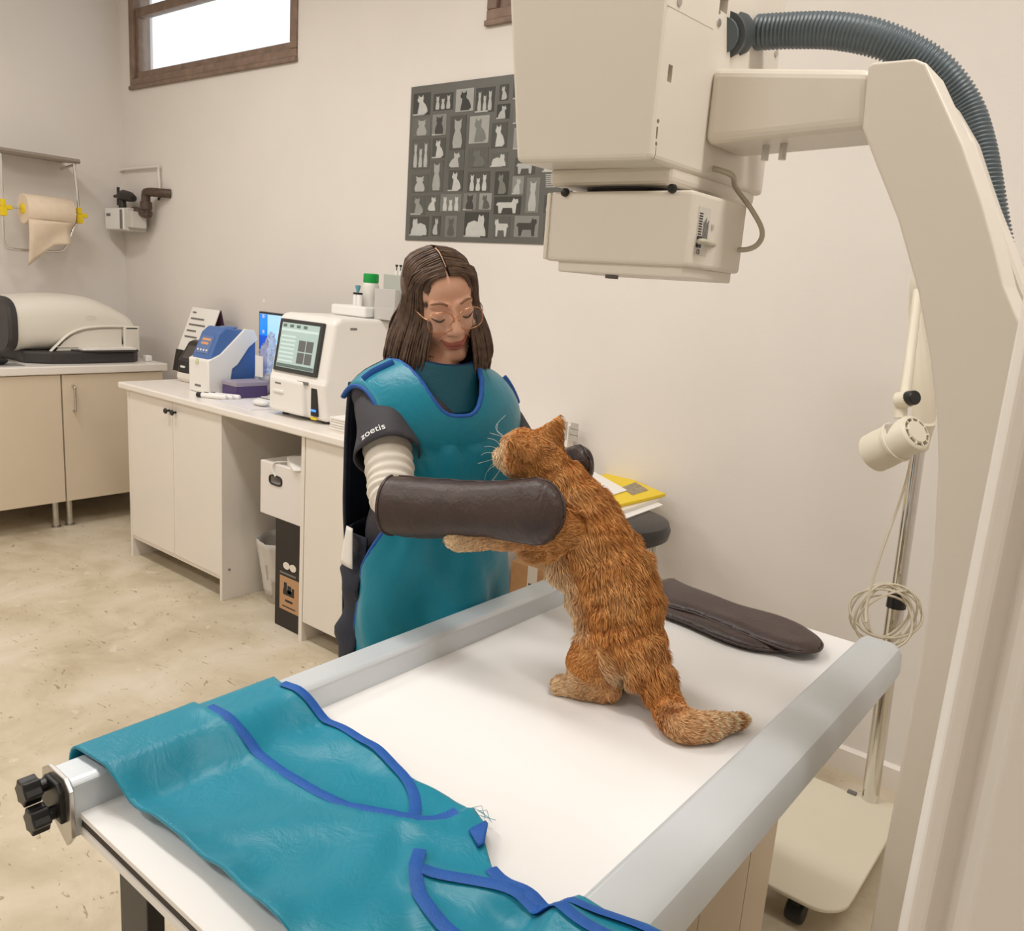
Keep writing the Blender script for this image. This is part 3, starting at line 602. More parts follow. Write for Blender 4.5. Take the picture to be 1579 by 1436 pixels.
# ================================================================== poster
PY = WY-.003
pa = onY(632, 136, PY); pbr = onY(884, 376, PY); px0, px1 = -2.828, onY(884, 280, PY).x; pz0, pz1 = 1.674, 2.322
t = thing('poster', 'dark grey poster of many small black-and-white cat photographs on the wall', 'poster', ((px0+px1)/2, PY, pz0))
box((px0, PY-.002, pz0), (px1, PY+.002, pz1)).build('sheet', mat('poster_grey', srgb(98, 97, 92), .4, noise=.12, nscale=9), t)
shade = {}
def grey(v):
    v = int(v/15)*15
    return mat('print_grey_%d' % v, srgb(v, v, v-5), .5, noise=.10, nscale=40)
CATS = {
 'sit': [(.25, 0), (.8, 0), (.95, .12), (.9, .3), (.78, .5), (.62, .62), (.6, .72), (.64, .8), (.62, .9), (.6, 1), (.5, .9), (.38, .9), (.28, 1), (.27, .86), (.2, .76), (.24, .66), (.34, .6), (.32, .4), (.27, .2)],
 'front': [(.2, 0), (.8, 0), (.86, .2), (.78, .45), (.68, .6), (.76, .72), (.74, .85), (.78, 1), (.62, .92), (.38, .92), (.22, 1), (.26, .85), (.24, .72), (.32, .6), (.22, .45), (.14, .2)],
 'lie': [(0, 0), (1, 0), (1, .3), (.9, .6), (.6, .72), (.42, .65), (.4, .85), (.36, 1), (.26, .9), (.16, .98), (.1, .75), (.12, .5), (.02, .25)],
 'walk': [(.1, 0), (.22, 0), (.26, .35), (.68, .35), (.74, 0), (.86, 0), (.9, .5), (1, .55), (.92, .72), (.3, .72), (.26, .85), (.22, 1), (.14, .9), (.04, .95), (.0, .72), (.08, .6)],
}
PH = [ # x0,y0,x1,y1 (in poster tracing units), background shade, pose, cat shade
 (90,165,230,355,66,'sit',205),(250,165,410,315,60,'front',190),(425,130,575,325,175,'sit',45),(580,120,740,330,72,'front',190),(770,100,850,235,60,'sit',190),
 (92,365,230,520,110,'front',165),(240,335,358,510,140,'front',70),(375,345,515,625,78,'front',175),(530,345,698,575,165,'sit',120),(750,255,858,380,45,'sit',180),(705,400,840,610,82,'sit',200),
 (75,530,230,775,90,'front',180),(240,525,350,690,85,'sit',205),(358,625,500,770,95,'sit',180),(520,600,690,765,92,'sit',110),(700,640,840,760,100,'lie',205),
 (75,815,215,960,95,'front',190),(220,700,335,955,90,'front',170),(365,780,490,950,75,'sit',200),(515,790,700,955,88,'front',195),(730,790,850,980,70,'sit',120),(870,830,970,975,135,'sit',190),(975,840,1100,1120,120,'front',180),(890,680,1060,820,85,'walk',185),
 (70,985,190,1135,100,'sit',150),(195,980,300,1110,100,'sit',200),(305,970,475,1110,130,'front',200),(485,965,595,1100,120,'front',60),(610,965,715,1095,150,'sit',95),(725,990,945,1130,60,'walk',200),
 (60,1150,215,1300,85,'lie',205),(235,1145,310,1300,85,'sit',180),(340,1145,440,1310,120,'front',90),(490,1115,690,1310,62,'lie',205),(720,1150,860,1315,95,'walk',205),(885,1145,1090,1310,145,'walk',70),
 (880,60,985,225,70,'sit',195),(1000,50,1110,220,140,'front',80),(1130,40,1290,215,64,'lie',200),(880,245,985,420,110,'front',175),(1000,240,1110,415,60,'sit',190),(1130,235,1290,410,120,'walk',190),(880,440,1000,620,150,'sit',90),(1015,435,1150,610,75,'front',195),(1165,430,1290,605,85,'sit',180),(1110,700,1290,800,90,'lie',200),(1120,980,1290,1120,80,'front',190),(1110,1140,1290,1310,100,'sit',200)]
def pp(x, y): q = onY(620+x*.195, 110+y*.195, PY); return q.x, q.z
for k, (x0, y0, x1, y1, bg, pose, cs) in enumerate(PH):
    (ax, az), (bx, bz) = pp(x0, y1), pp(x1, y0)
    if bx > px1-.01: continue
    ph = box((ax, PY-.0032, az), (bx, PY-.0018, bz)).build('photo_print', grey(bg), t)
    n = 3 if pose == 'front' and (x1-x0) > 140 else 1
    w = (bx-ax)*.84/n; h = (bz-az)*.86
    for j in range(n):
        ox = ax+(bx-ax)*.08+w*j
        flip = (k % 2 == 1)
        pts = [(ox+w*((1-u) if flip else u), PY-.0034, az+(bz-az)*.05+h*(v*(1 if n == 1 else .75+.2*((j+1) % 2)))) for u, v in CATS[pose]]
        MB().prism(pts, (0, -.0005, 0)).build('cat_print', grey(cs), ph)
    if k % 3 == 0: box((ax, PY-.0038, az), (bx-.3*(bx-ax), PY-.003, az+.006)).build('plinth_print', grey(190), ph)
for r_ in range(2):
    for k in range(7):
        (ax, az) = pp(1140+100*r_, 815+k*16); box((ax, PY-.0032, az-.004), (min(ax+.045, px1-.006), PY-.0018, az)).build('text_print', grey(180), t)
# ================================================================== x-ray table
TZ8 = .80
t = thing('xray_table', 'white x-ray table with aluminium side rails and black legs', 'table', (-.7, 1.1, 0))
TY0, TY1 = .415, 1.80
box((-1.0, TY0, .792), (-.40, TY1, TZ8)).build('table_top', M['tabletop'], t, bevel=.001)
box((-1.0, TY0+.002, .780), (-.40, TY1-.002, .792)).build('edge_core', M['gap'], t)
box((-1.0, TY0+.0, .768), (-.40, TY1, .780)).build('under_panel', M['tabletop'], t)
pL = [(-.987, .795), (-.992, .838), (-1.0, .844), (-1.044, .844), (-1.058, .836), (-1.064, .80), (-1.054, .768), (-.99, .765)]
railL = MB().prism([(x, TY0-.008, z) for x, z in pL], (0, TY1-TY0+.01, 0)).build('side_rail', M['alu'], t, bevel=.003)
MB().prism([(x, TY0-.013, z) for x, z in [(-.985, .77), (-.985, .835), (-1.0, .848), (-1.046, .848), (-1.066, .836), (-1.068, .79), (-1.0, .752)]], (0, .006, 0)).build('end_plate', M['steel'], railL, bevel=.001)
MB().prism([(x, TY0-.019, z) for x, z in [(-1.0, .785), (-1.0, .83), (-1.012, .838), (-1.045, .838), (-1.057, .826), (-1.057, .795), (-1.045, .785)]], (0, .007, 0)).build('lock_plate', M['black'], railL, bevel=.002)
for kx, kz in ((-1.040, .826), (-1.018, .796)):
    kn = MB()
    st = [((.019 if i % 2 == 0 else .0145)*math.cos(2*PI*i/12), (.019 if i % 2 == 0 else .0145)*math.sin(2*PI*i/12)) for i in range(12)]
    kn.prism([(kx+a, TY0-.028, kz+c) for a, c in st], (0, -.022, 0)); kn.cyl((kx, TY0-.015, kz), (kx, TY0-.03, kz), .009)
    k_ = kn.build('clamp_knob', M['black'], railL, bevel=.002)
pR = [(-.408, .765), (-.408, .836), (-.400, .844), (-.345, .844), (-.330, .836), (-.322, .822), (-.320, .785), (-.332, .765)]
rr = MB(); rows = []
for y, k in ((.25, 1), (1.70, 1), (1.735, .99), (1.755, .93), (1.765, .8), (1.767, .55)):
    rows.append([Vector((-.365+(x+.365)*k, y, .803+(z-.803)*k)) for x, z in pR+[pR[0]]])
rr.grid(rows); rr.add(rows[0][:-1], [tuple(range(8))]); rr.add(rows[-1][:-1], [tuple(range(8))])
rr.build('side_rail', M['alu'], t, bevel=.004, smooth=30)
for lx, ly in ((-.942, .47), (-.56, .47), (-.942, 1.735), (-.56, 1.735)):
    box((lx-.037, ly-.012, 0), (lx+.037, ly+.012, .768)).build('leg', M['black'], t, bevel=.002)
    
t = thing('pedestal_cabinet', 'cream panelled pedestal cabinet under the x-ray table', 'cabinet', (-.7, 1.3, 0))
box((-.90, .95, 0), (-.512, 1.68, .76)).build('carcass', M['cream'], t)
ya = onX(1104, 1400, -.5).y; yb = onX(1150, 1360, -.5).y
e = [.94, min(max(ya, 1.0), 1.3), min(max(yb, 1.35), 1.6), 1.69]
for i in range(3): box((-.512, e[i]+.002, .004), (-.498, e[i+1]-.002, .757)).build('panel', M['cream'], t, bevel=.001)
# ================================================================== x-ray machine
t = thing('xray_machine', 'cream x-ray machine with tube head, curved column and grey ribbed hose', 'x-ray machine', (-.1, 1.3, 0))
hx0, hx1, hy0, hy1 = -.850, -.612, 1.04, 1.43
tl = onY(783, 0, hy0).x
hd = MB().hexa([(hx0, hy0, 1.688), (hx1, hy0, 1.684), (hx1, hy1, 1.684), (hx0, hy1, 1.688)], [(tl-.04, hy0, 2.2), (hx1, hy0, 2.2), (hx1, hy1, 2.2), (tl-.04, hy1, 2.2)]).build('tube_head', M['xray'], t, bevel=.008, seg=3)
box((hx0+.012, hy0+.07, 1.662), (hx1-.004, hy1-.02, 1.69)).build('lower_cover', M['xray'], hd, bevel=.01, seg=3)
MB().lathe([(.10, 0), (.105, .004), (.095, .012), (.095, .02)], (-.72, 1.22, 1.648), (0, 0, 1), 36).build('swivel_ring', M['dark'], hd, smooth=40)
# openings sunk into the side face of the head
cut(hd, MB().box((hx1-.03, 1.062, 1.789), (hx1+.01, 1.074, 1.811)))
for (x, y) in ((1015, 187), (1012, 222)):
    q = onX(x, y, hx1); cut(hd, MB().cyl((hx1-.02, q.y, q.z), (hx1+.01, q.y, q.z), .0032, n=12))
q = onX(1013, 205, hx1); cut(hd, MB().box((hx1-.03, q.y-.002, q.z-.008), (hx1+.01, q.y+.002, q.z+.008)))
for (x, y) in ((1108, 35), (1047, 3), (1196, 82)):
    q = onX(x, y, hx1); cut(hd, MB().cyl((hx1-.02, q.y, q.z+.014), (hx1+.01, q.y, q.z+.014), .0035, n=12))
q = onX(1120, 54, hx1); cut(hd, MB().box((hx1-.05, q.y-.032, q.z+.026), (hx1+.01, q.y-.006, q.z+.048)))
q = onX(1003, 238, hx1); cut(hd, MB().box((hx1-.02, hy0+.010, q.z-.012), (hx1+.01, hy0+.0118, q.z+.012)))
for (x, y) in ((1108, 35), (1047, 3), (1196, 82)):
    q = onX(x, y, hx1); MB().lathe([(.0055, 0), (.0055, .002)], (hx1, q.y, q.z), (1, 0, 0), 12).build('screw', M['steel'], hd)
q1_, q2_ = onX(1030, 8, hx1), onX(1100, 45, hx1)
MB().tube([(hx1, q1_.y, q1_.z), (hx1, q2_.y, q2_.z)], .0008, 5).build('seam', M['xray'], hd)
# collimator
cx0, cx1, cy0, cy1 = -.826, -.572, 1.10, 1.285
co = box((cx0, cy0, 1.546), (cx1, cy1, 1.652)).build('collimator', M['xray'], t, bevel=.006, seg=3)
box((cx0-.002, cy0-.003, 1.548), (cx0+.006, cy1, 1.650)).build('edge_trim', M['xray'], co, bevel=.002)
box((cx0+.022, cy0+.008, 1.53), (cx1-.008, cy1-.012, 1.548)).build('light_window', M['offwhite'], co, bevel=.003)
box((cx0+.10, cy0+.03, 1.524), (cx0+.115, cy0+.045, 1.531)).build('centre_mark', M['ink'], co)
for (x, y) in ((872, 297), (1037, 291)):
    q = onY(x, y, cy0); MB().lathe([(.007, 0), (.006, .006), (.003, .008)], (q.x, cy0+.001, q.z), (0, -1, 0), 14).build('corner_screw', M['black'], co, smooth=40)
lb = box((cx1-.001, cy0+.02, 1.565), (cx1+.0008, cy0+.058, 1.632)).build('rating_label', mat('label_silver', srgb(214, 210, 200), .4), co)
for i in range(14): box((cx1+.0006, cy0+.023, 1.575+.0036*i), (cx1+.0012, cy0+.034, 1.5768+.0036*i)).build('barcode_bar', M['darkink'], lb)
for i in range(5): box((cx1+.0006, cy0+.038+.0035*i, 1.585), (cx1+.0012, cy0+.0395+.0035*i, 1.612+.003*(i % 3))).build('print_line', M['darkink'], lb)
ce = text_mesh('CE', .009, M['darkink'], 'ce_mark', .0002); ce.matrix_world = Matrix(((0, 0, 1, cx1+.001), (0, 1, 0, 0), (0, 0, 0, 0), (0, 0, 0, 1))); 
ce.matrix_world = Matrix.Translation((cx1+.0012, cy0+.03, 1.569)) @ Matrix(((0, 0, 1), (1, 0, 0), (0, 1, 0))).to_4x4(); bpy.context.view_layer.update()
ce.parent = lb; ce.matrix_parent_inverse = lb.matrix_world.inverted()
box((cx1-.001, cy0+.065, 1.605), (cx1+.002, cy0+.071, 1.611)).build('side_screw', M['steel'], co)
# cable from head to collimator
c0 = onX(1100, 260, hx1); c1 = onX(1076, 373, cx1)
cpts = [c0, c0+Vector((.03, .005, -.01))] + [at(x, y, 1.30) for x, y in ((1135, 290), (1160, 325), (1175, 355), (1170, 375), (1150, 385), (1115, 382))] + [c1+Vector((.012, 0, 0)), c1]
MB().tube(spline(cpts, 6), .0042, 8).build('control_cable', mat('cable_grey', srgb(196, 188, 170), .5), t, smooth=60)
box((cx1-.001, c1.y-.006, c1.z-.008), (cx1+.003, c1.y+.006, c1.z+.008)).build('cable_gland', M['black'], co)
# safety wire loop at the head
MB().tube(spline([at(x, y, 1.42) for x, y in ((920, 279), (905, 281), (893, 278), (892, 284), (905, 284), (925, 281))], 5), .0018, 6).build('wire_loop', M['steel'], hd)
# arm
AYF = 1.19
a1, a2 = onY(1109, 101, AYF), onY(1096, 222, AYF); b1, b2 = onY(1345, 104, AYF), onY(1340, 196, AYF)
MB().hexa([(hx1-.002, AYF, a2.z), (b2.x, AYF, b2.z), (b2.x, AYF+.13, b2.z), (hx1-.002, AYF+.13, a2.z)], [(hx1-.002, AYF, a1.z), (b1.x, AYF, b1.z), (b1.x, AYF+.13, b1.z), (hx1-.002, AYF+.13, a1.z)]).build('arm', M['xray'], t, bevel=.014, seg=4)
for x, y in ((1182, 222), (1208, 229)):
    q = onY(x, y, AYF+.05); z0 = a2.z+.012
    MB().lathe([(.010, 0), (.010, .006), (.006, .006), (.006, .03)], (q.x, AYF+.05, z0), (0, 0, -1), 6).build('bolt', M['steel'], t)
# column
def colpts(lst, Y): return [onY(x, y, Y) for x, y in lst]
CYF = 1.18
left = colpts([(1338, 103), (1329, 197), (1347, 245), (1384, 338), (1416, 453), (1433, 547), (1444, 640), (1446, 720), (1439, 860), (1420, 1010)], CYF)
xl = left[-1].x
right = colpts([(1345, 96), (1410, 90), (1428, 97), (1448, 140), (1485, 222), (1515, 310), (1533, 375), (1549, 440), (1600, 560), (1660, 700), (1690, 900)], CYF)
poly = right + [Vector((right[-1].x+.02, CYF, 0)), Vector((xl+.004, CYF, 0))] + list(reversed(left))
colm = MB().prism(poly, (0, .10, 0)).build('column', M['xray'], t, bevel=.016, seg=3)
right2 = colpts([(1440, 150), (1468, 160), (1500, 215), (1535, 320), (1579, 440), (1640, 590), (1700, 760), (1720, 900)], CYF+.14)
left2 = colpts([(1440, 340), (1448, 560), (1450, 720), (1445, 900)], CYF+.14)
poly2 = right2 + [Vector((right2[-1].x, CYF+.14, 0)), Vector((left2[-1].x, CYF+.14, 0))] + list(reversed(left2))
MB().prism(poly2, (0, .08, 0)).build('column_back', M['xray'], t, bevel=.012, seg=3)
box((xl+.03, CYF+.09, 0), (right2[-1].x, CYF+.15, .9)).build('column_core', M['xray'], t)
# hose
hp = []
for (x, y, dep) in ((1122, 55, 1.345), (1146, 53, 1.325), (1170, 50, 1.30), (1230, 47, 1.27), (1290, 48, 1.24), (1350, 59, 1.215), (1405, 82, 1.205), (1450, 115, 1.20), (1485, 165, 1.20), (1505, 225, 1.195), (1517, 290, 1.19), (1527, 350, 1.19), (1538, 410, 1.19), (1548, 470, 1.19)):
    hp.append(at(x, y, dep))
hx_ = onX(1120, 54, hx1+.0); hp[0] = Vector((hx1-.01, hx_.y, hx_.z)); 
sp_ = spline(hp, 12); L = [0]
for i in range(1, len(sp_)): L.append(L[-1]+(sp_[i]-sp_[i-1]).length)
N = 130*4; us = np.linspace(0, L[-1], N); arr = np.array([list(p) for p in sp_])
path = np.stack([np.interp(us, L, arr[:, k]) for k in range(3)], 1)
rad = [ (.0262 if i % 4 in (0, 1) else .0232) for i in range(N)]
hosem = mat('hose_grey', srgb(92, 104, 110), .38)
hs = MB().tube([Vector(p) for p in path], rad, 20).build('hose', hosem, t, smooth=70)
d_ = (Vector(path[60])-Vector(path[0])).normalized()
cl = MB().lathe([(.026, 0), (.034, .002), (.033, .012), (.032, .03), (.035, .034), (.035, .060), (.030, .062)], Vector(path[0])+d_*.010, d_, 28).build('hose_collar', mat('collar_grey', srgb(70, 76, 78), .5), t, smooth=40)
# ================================================================== exam lamp
t = thing('exam_lamp', 'cream exam lamp on a chrome pole and low castor plate behind the x-ray column', 'lamp', (-.46, 2.42, 0))
LY = 2.42
b0 = onY(1341, 1237, LY); b1 = onY(1383, 925, LY); b2 = onY(1416, 690, LY); base = b0 + (b0-b1).normalized()*((b0.z-.06)/abs((b1-b0).normalized().z))
base = Vector((b0.x, LY, .09))
b1 = Vector((b0.x-.005, LY, b1.z)) if False else b1
MB().cyl(base, b1, .0235).build('lower_pole', M['chrome'], t, smooth=40)
MB().cyl(b1+(b1-b2).normalized()*.022, b1+(b2-b1).normalized()*.022, .0265, .0245).build('pole_collar', M['black'], t, smooth=40)
MB().cyl(b1, b2, .0185).build('upper_pole', M['chrome'], t, smooth=40)
lampm = mat('lamp_cream', srgb(232, 224, 204), .4)
MB().tube([b2, at(1425, 640, 2.2), at(1422, 560, 2.22), at(1414, 470, 2.24)], [.026, .03, .026, .022], 14).build('rear_arm', lampm, t, smooth=50)
MB().tube([at(1395, 610, 2.12), at(1402, 560, 2.14), at(1412, 480, 2.18), at(1416, 440, 2.2)], [.015, .0135, .0125, .0125], 12).build('front_arm', lampm, t, smooth=50)
MB().tube([at(1415, 470, 2.24), at(1416, 440, 2.2), at(1420, 425, 2.2)], .022, 12).build('elbow_joint', lampm, t, smooth=50)
kn = at(1398, 615, 2.1)
MB().cyl(at(1383, 618, 2.11), at(1404, 615, 2.08), .021).build('head_joint', lampm, t, smooth=40, bevel=.003)
MB().cyl(at(1400, 615, 2.085), at(1412, 613, 2.06), .020, .018).build('joint_knob', M['black'], t, smooth=40, bevel=.003)
MB().cyl(at(1390, 622, 2.11), at(1388, 645, 2.11), .016).build('head_neck', lampm, t, smooth=40)
MB().cyl(b2, at(1428, 650, 2.19), .024).build('pole_joint', lampm, t, smooth=40)
e1_ = at(1414, 666, 2.04); e0_ = at(1362, 692, 2.13); hd_ = (e0_-e1_).normalized(); Lh = (e0_-e1_).length
hl = MB().lathe([(.001, .0), (.0295, .0), (.0295, .022), (.0375, .022), (.0375, 0), (.044, .002), (.047, .006), (.0475, Lh*.45), (.050, Lh*.5), (.0525, Lh), (.052, Lh+.03), (.048, Lh+.034), (.02, Lh+.028)], e1_, hd_, 40).build('lamp_head', lampm, t, smooth=40)
MB().lathe([(.0296, .018), (.0374, .018), (.0374, .0215), (.0296, .0215)], e1_, hd_, 40, cap=False).build('vent_ring', M['steel'], hl, smooth=40)
MB().lathe([(.001, -.004), (.028, -.003), (.030, .001)], e1_, hd_, 32).build('end_disc', lampm, hl, smooth=40)
a_ = hd_.orthogonal().normalized(); c_ = hd_.cross(a_)
for i in range(10):
    g = 2*PI*i/10; dv = a_*math.cos(g)+c_*math.sin(g); tv = hd_.cross(dv)
    f = lambda rr_, s_, h_: e1_+dv*rr_+tv*s_+hd_*h_
    MB().hexa([f(.028, -.002, -.0022), f(.039, -.002, -.0022), f(.039, .002, -.0022), f(.028, .002, -.0022)], [f(.028, -.002, .002), f(.039, -.002, .002), f(.039, .002, .002), f(.028, .002, .002)]).build('vent_rib', lampm, hl)
ctr = e1_.lerp(e0_, .75)-CR*.02+CU*.035
MB().lathe([(.0508, Lh*.52), (.0535, Lh*.54), (.0540, Lh*.60), (.0515, Lh*.62)], e1_, hd_, 40, cap=False).build('head_band', lampm, hl, smooth=40)
q_ = e1_.lerp(e0_, .55)+CU*.036-CF*.022
MB().hexa([q_-CR*.04-CU*.018-CF*.003, q_+CR*.012-CU*.004-CF*.003, q_+CR*.012-CU*.004+CF*.02, q_-CR*.04-CU*.018+CF*.02], [q_-CR*.036+CU*.006-CF*.003, q_-CR*.002+CU*.020-CF*.003, q_-CR*.002+CU*.020+CF*.02, q_-CR*.036+CU*.006+CF*.02]).build('reflector_cover', mat('cover_taupe', srgb(196, 188, 178), .4), hl, bevel=.002)
# lamp cable and coil
cw = mat('cable_ivory', srgb(212, 202, 180), .5)
MB().tube(spline([at(1406, 705, 2.16), at(1392, 760, 2.17), at(1360, 850, 2.18), at(1338, 925, 2.18), at(1335, 960, 2.16)], 8), .0035, 6).build('cable', cw, t, smooth=60)
pc = b1+Vector((0, -.03, -.09))
for k in range(7):
    cen = at(1366+2*math.sin(k*2.1)+(8 if k % 2 else -4), 948+3*math.cos(k*1.7), 2.215+.010*k)
    rx = .076+.014*math.sin(k*1.3); rz = .070+.016*math.cos(k*2.2); tl_ = .3*math.sin(k*1.9)
    pts = []
    for i in range(28):
        g = 2*PI*i/28; u_ = rx*math.cos(g); w_ = rz*math.sin(g)
        pts.append(cen+CR*(u_*math.cos(tl_)-w_*math.sin(tl_)) + CU*(u_*math.sin(tl_)+w_*math.cos(tl_)) + CF*(.02*math.sin(2*g+k)))
    MB().tube(pts, .0033, 6, closed=True).build('cable_loop', cw, t, smooth=60)
pz_ = .10
P = [onZ(1246, 1195, pz_), onZ(1310, 1220, pz_)]
poly = [(-.648, 2.415), (-.48, 2.415), (-.48, 2.45), (-.40, 2.45)] + [(-.37, 2.3)] + [(-.37, 1.97)] + [(-.45+.08*math.cos(g), 1.935-.085*math.sin(g)) for g in np.linspace(.2, PI/2, 8)] + [(-.648, 1.85)]
MB().prism([(x, y, pz_-.012) for x, y in poly], (0, 0, .012)).build('base_plate', M['xray2'], t, bevel=.004, seg=3)
box((-.525, 2.403, pz_), (-.50, 2.418, pz_+.006)).build('edge_clip', M['ink'], t)
for x, y in ((-.485, 1.90), (-.62, 2.36), (-.44, 2.42), (-.62, 1.90)):
    cs = MB().box((x-.011, y-.012, .045), (x+.011, y+.012, .089)).build('castor_fork', M['black'], t, bevel=.002)
    MB().cyl((x-.022, y+.004, .028), (x+.022, y+.004, .028), .028).build('castor_wheel', M['black'], cs, smooth=40, bevel=.004)
# ================================================================== stool with papers, cardboard
t = thing('stool', 'round stool with black padded seat and bent chrome legs by the wall', 'stool', (-1.38, 2.3, 0))
sc_ = Vector((-1.36, 2.32, 0)); SR = .185; sz = .785
MB().lathe([(.05, sz-.075), (SR-.03, sz-.075), (SR-.006, sz-.06), (SR, sz-.035), (SR-.008, sz-.012), (SR-.04, sz), (.01, sz)], sc_, (0, 0, 1), 40).build('seat', mat('black_vinyl', srgb(52, 50, 50), .4, bump=.2, bscale=120), t, smooth=50)
for g in (0.15, 1.72, 3.29, 4.86):
    c_, s_ = math.cos(g-.5), math.sin(g-.5)
    f = lambda r_, z_: sc_+Vector((r_*c_, r_*s_, z_))
    MB().tube(spline([f(.06, sz-.08), f(.12, sz-.085), f(.165, sz-.10), f(.178, sz-.15), f(.185, .3), f(.205, 0.003)], 6), .0115, 10).build('leg', M['steel'], t, smooth=50)
MB().tube([sc_+Vector((.195*math.cos(a), .195*math.sin(a), .2)) for a in np.linspace(0, 2*PI, 32, endpoint=False)], .008, 8, closed=True).build('foot_ring', M['chrome'], t, smooth=50)
def sheet(name, pxs, z, th, m, lab, cat): 
    return tag(MB().prism([onZ(x, y, z) for x, y in pxs], (0, 0, th)).build(name, m, bevel=.0008), lab, cat)
sheet('paper_sheet', [(905, 775), (952, 806), (1022, 780), (975, 755)], sz+.0005, .004, M['paper'], 'loose white sheets on the black stool under the yellow folder', 'paper')
sheet('magazine', [(900, 770), (948, 797), (1020, 772), (972, 750)], sz+.005, .012, M['offwhite'], 'thick white booklet between the loose sheets and the yellow folder', 'magazine')
t = thing('folder', 'yellow folder with a small grey picture on the stool', 'folder', (-1.36, 2.3, sz))
fz = sz+.0175
fp = [onZ(x, y, fz) for x, y in ((893, 748), (935, 788), (1026, 766), (945, 731))]
MB().prism(fp, (0, 0, .012)).build('cover', M['yellow'], t, bevel=.002)
ip = [onZ(x, y, fz+.0125) for x, y in ((958, 752), (975, 764), (1000, 756), (980, 744))]
MB().prism(ip, (0, 0, .0008)).build('picture', mat('pic', srgb(176, 160, 132), .6, noise=.5, nscale=60), t)
pz2 = fz+.0135
t2 = sheet('paper_sheet', [(880, 752), (930, 769), (967, 757), (915, 728)], pz2, .003, M['paper'], 'white printed sheet lying on top of the yellow folder', 'paper')
t = thing('cardboard_box', 'brown cardboard box with printed tape, on the floor behind the table', 'box', (-1.55, 2.45, 0))
q = onY(796, 850, 2.3)
box((-1.80, 2.34, 0), (-1.585, 2.62, .50)).build('body', M['card'], t, bevel=.004)
tp = box((-1.72, 2.338, .0), (-1.675, 2.341, .5)).build('tape', mat('tape', srgb(206, 196, 184), .4), t)
for k in range(8): box((-1.712, 2.3372, .06+.05*k), (-1.684, 2.3382, .085+.05*k)).build('tape_print', M['darkink'], tp)
# ================================================================== cloth lying on the table
from mathutils import noise as mnoise
def inside(p, poly):
    x, y = p; c = False; n = len(poly)
    for i in range(n):
        x1, y1 = poly[i]; x2, y2 = poly[i-1]
        if (y1 > y) != (y2 > y) and x < (x2-x1)*(y-y1)/(y2-y1)+x1: c = not c
    return c
def resample(pts, step, closed=True):
    out = []; n = len(pts)
    for i in range(n if closed else n-1):
        a = Vector(pts[i]); b = Vector(pts[(i+1) % n]); k = max(1, int((b-a).length/step))
        for j in range(k): out.append(a.lerp(b, j/k))
    if not closed: out.append(Vector(pts[-1]))
    return out
def cloth(name, poly, fun, m, parent, step=.008, th=.004):
    bd = resample([(p[0], p[1]) for p in poly], step)
    n = len(bd); pts = [Vector((p[0], p[1])) for p in bd]; P2 = [(p.x, p.y) for p in pts]
    xs = [p[0] for p in P2]; ys = [p[1] for p in P2]
    y = min(ys)+step; r = 0
    while y < max(ys):
        x = min(xs)+(step/2 if r % 2 else 0)
        while x < max(xs):
            if inside((x, y), P2): pts.append(Vector((x, y)))
            x += step
        y += step*.87; r += 1
    vs, es, fs, *_ = delaunay_2d_cdt(pts, [(i, (i+1) % n) for i in range(n)], [list(range(n))], 1, 1e-5)
    o = MB().add([fun(v.x, v.y) for v in vs], [tuple(f) for f in fs]).build(name, m, parent, smooth=0)
    # keep the top side up
    if sum(p.normal.z for p in o.data.polygons) < 0: o.data.flip_normals()
    md = o.modifiers.new('solid', 'SOLIDIFY'); md.thickness = th; md.offset = -1
    return o
# teal fabric with scuffs
tm = bpy.data.materials.new('teal_vinyl_fabric'); tm.use_nodes = True; nt = tm.node_tree; b = nt.nodes['Principled BSDF']; tc = nt.nodes.new('ShaderNodeTexCoord')
b.inputs['Roughness'].default_value = .36; b.inputs['Sheen Weight'].default_value = .12; b.inputs['Specular IOR Level'].default_value = .35
bs = ramp(nz(5, 4, .55, .5).outputs['Fac'], [(.32, srgb(15, 133, 159)), (.52, srgb(17, 137, 163)), (.72, srgb(20, 141, 168))])
mp = nt.nodes.new('ShaderNodeMapping'); mp.inputs['Scale'].default_value = (1, 9, 1); mp.inputs['Rotation'].default_value = (0, 0, .6); nt.links.new(tc.outputs['Object'], mp.inputs['Vector'])
sc1 = ramp(nz(14, 6, .7, 2.5, mp.outputs['Vector']).outputs['Fac'], [(.0, (0, 0, 0)), (.66, (0, 0, 0)), (.76, (.35, .35, .35))])
mxx = nt.nodes.new('ShaderNodeMixRGB'); nt.links.new(sc1.outputs[0], mxx.inputs[0]); nt.links.new(bs.outputs[0], mxx.inputs[1]); mxx.inputs[2].default_value = (*srgb(110, 170, 180), 1)
nt.links.new(mxx.outputs[0], b.inputs['Base Color'])
bp = nt.nodes.new('ShaderNodeBump'); bp.inputs['Strength'].default_value = .35; bp.inputs['Distance'].default_value = .006
nt.links.new(nz(22, 5, .6, .8).outputs['Fac'], bp.inputs['Height']); nt.links.new(bp.outputs[0], b.inputs['Normal'])
M['teal'] = tm
def sstep(a, b, x): t = min(1, max(0, (x-a)/(b-a))); return t*t*(3-2*t)
def base_z(x): return .806 + .043*(1-sstep(-.995, -.925, x)) + .043*sstep(-.44, -.395, x)
def px2(lst, lift=.008):
    out = []
    for x, y in lst:
        z = .82
        for _ in range(8): p = onZ(x, y, z); z = .5*z+.5*(base_z(max(p.x, -1.05))+lift)
        out.append(p)
    return out
l1 = px2([(323, 1092), (345, 1104), (364, 1128), (389, 1156), (434, 1191), (488, 1223), (533, 1246), (601, 1260), (643, 1273), (674, 1267), (704, 1256)])
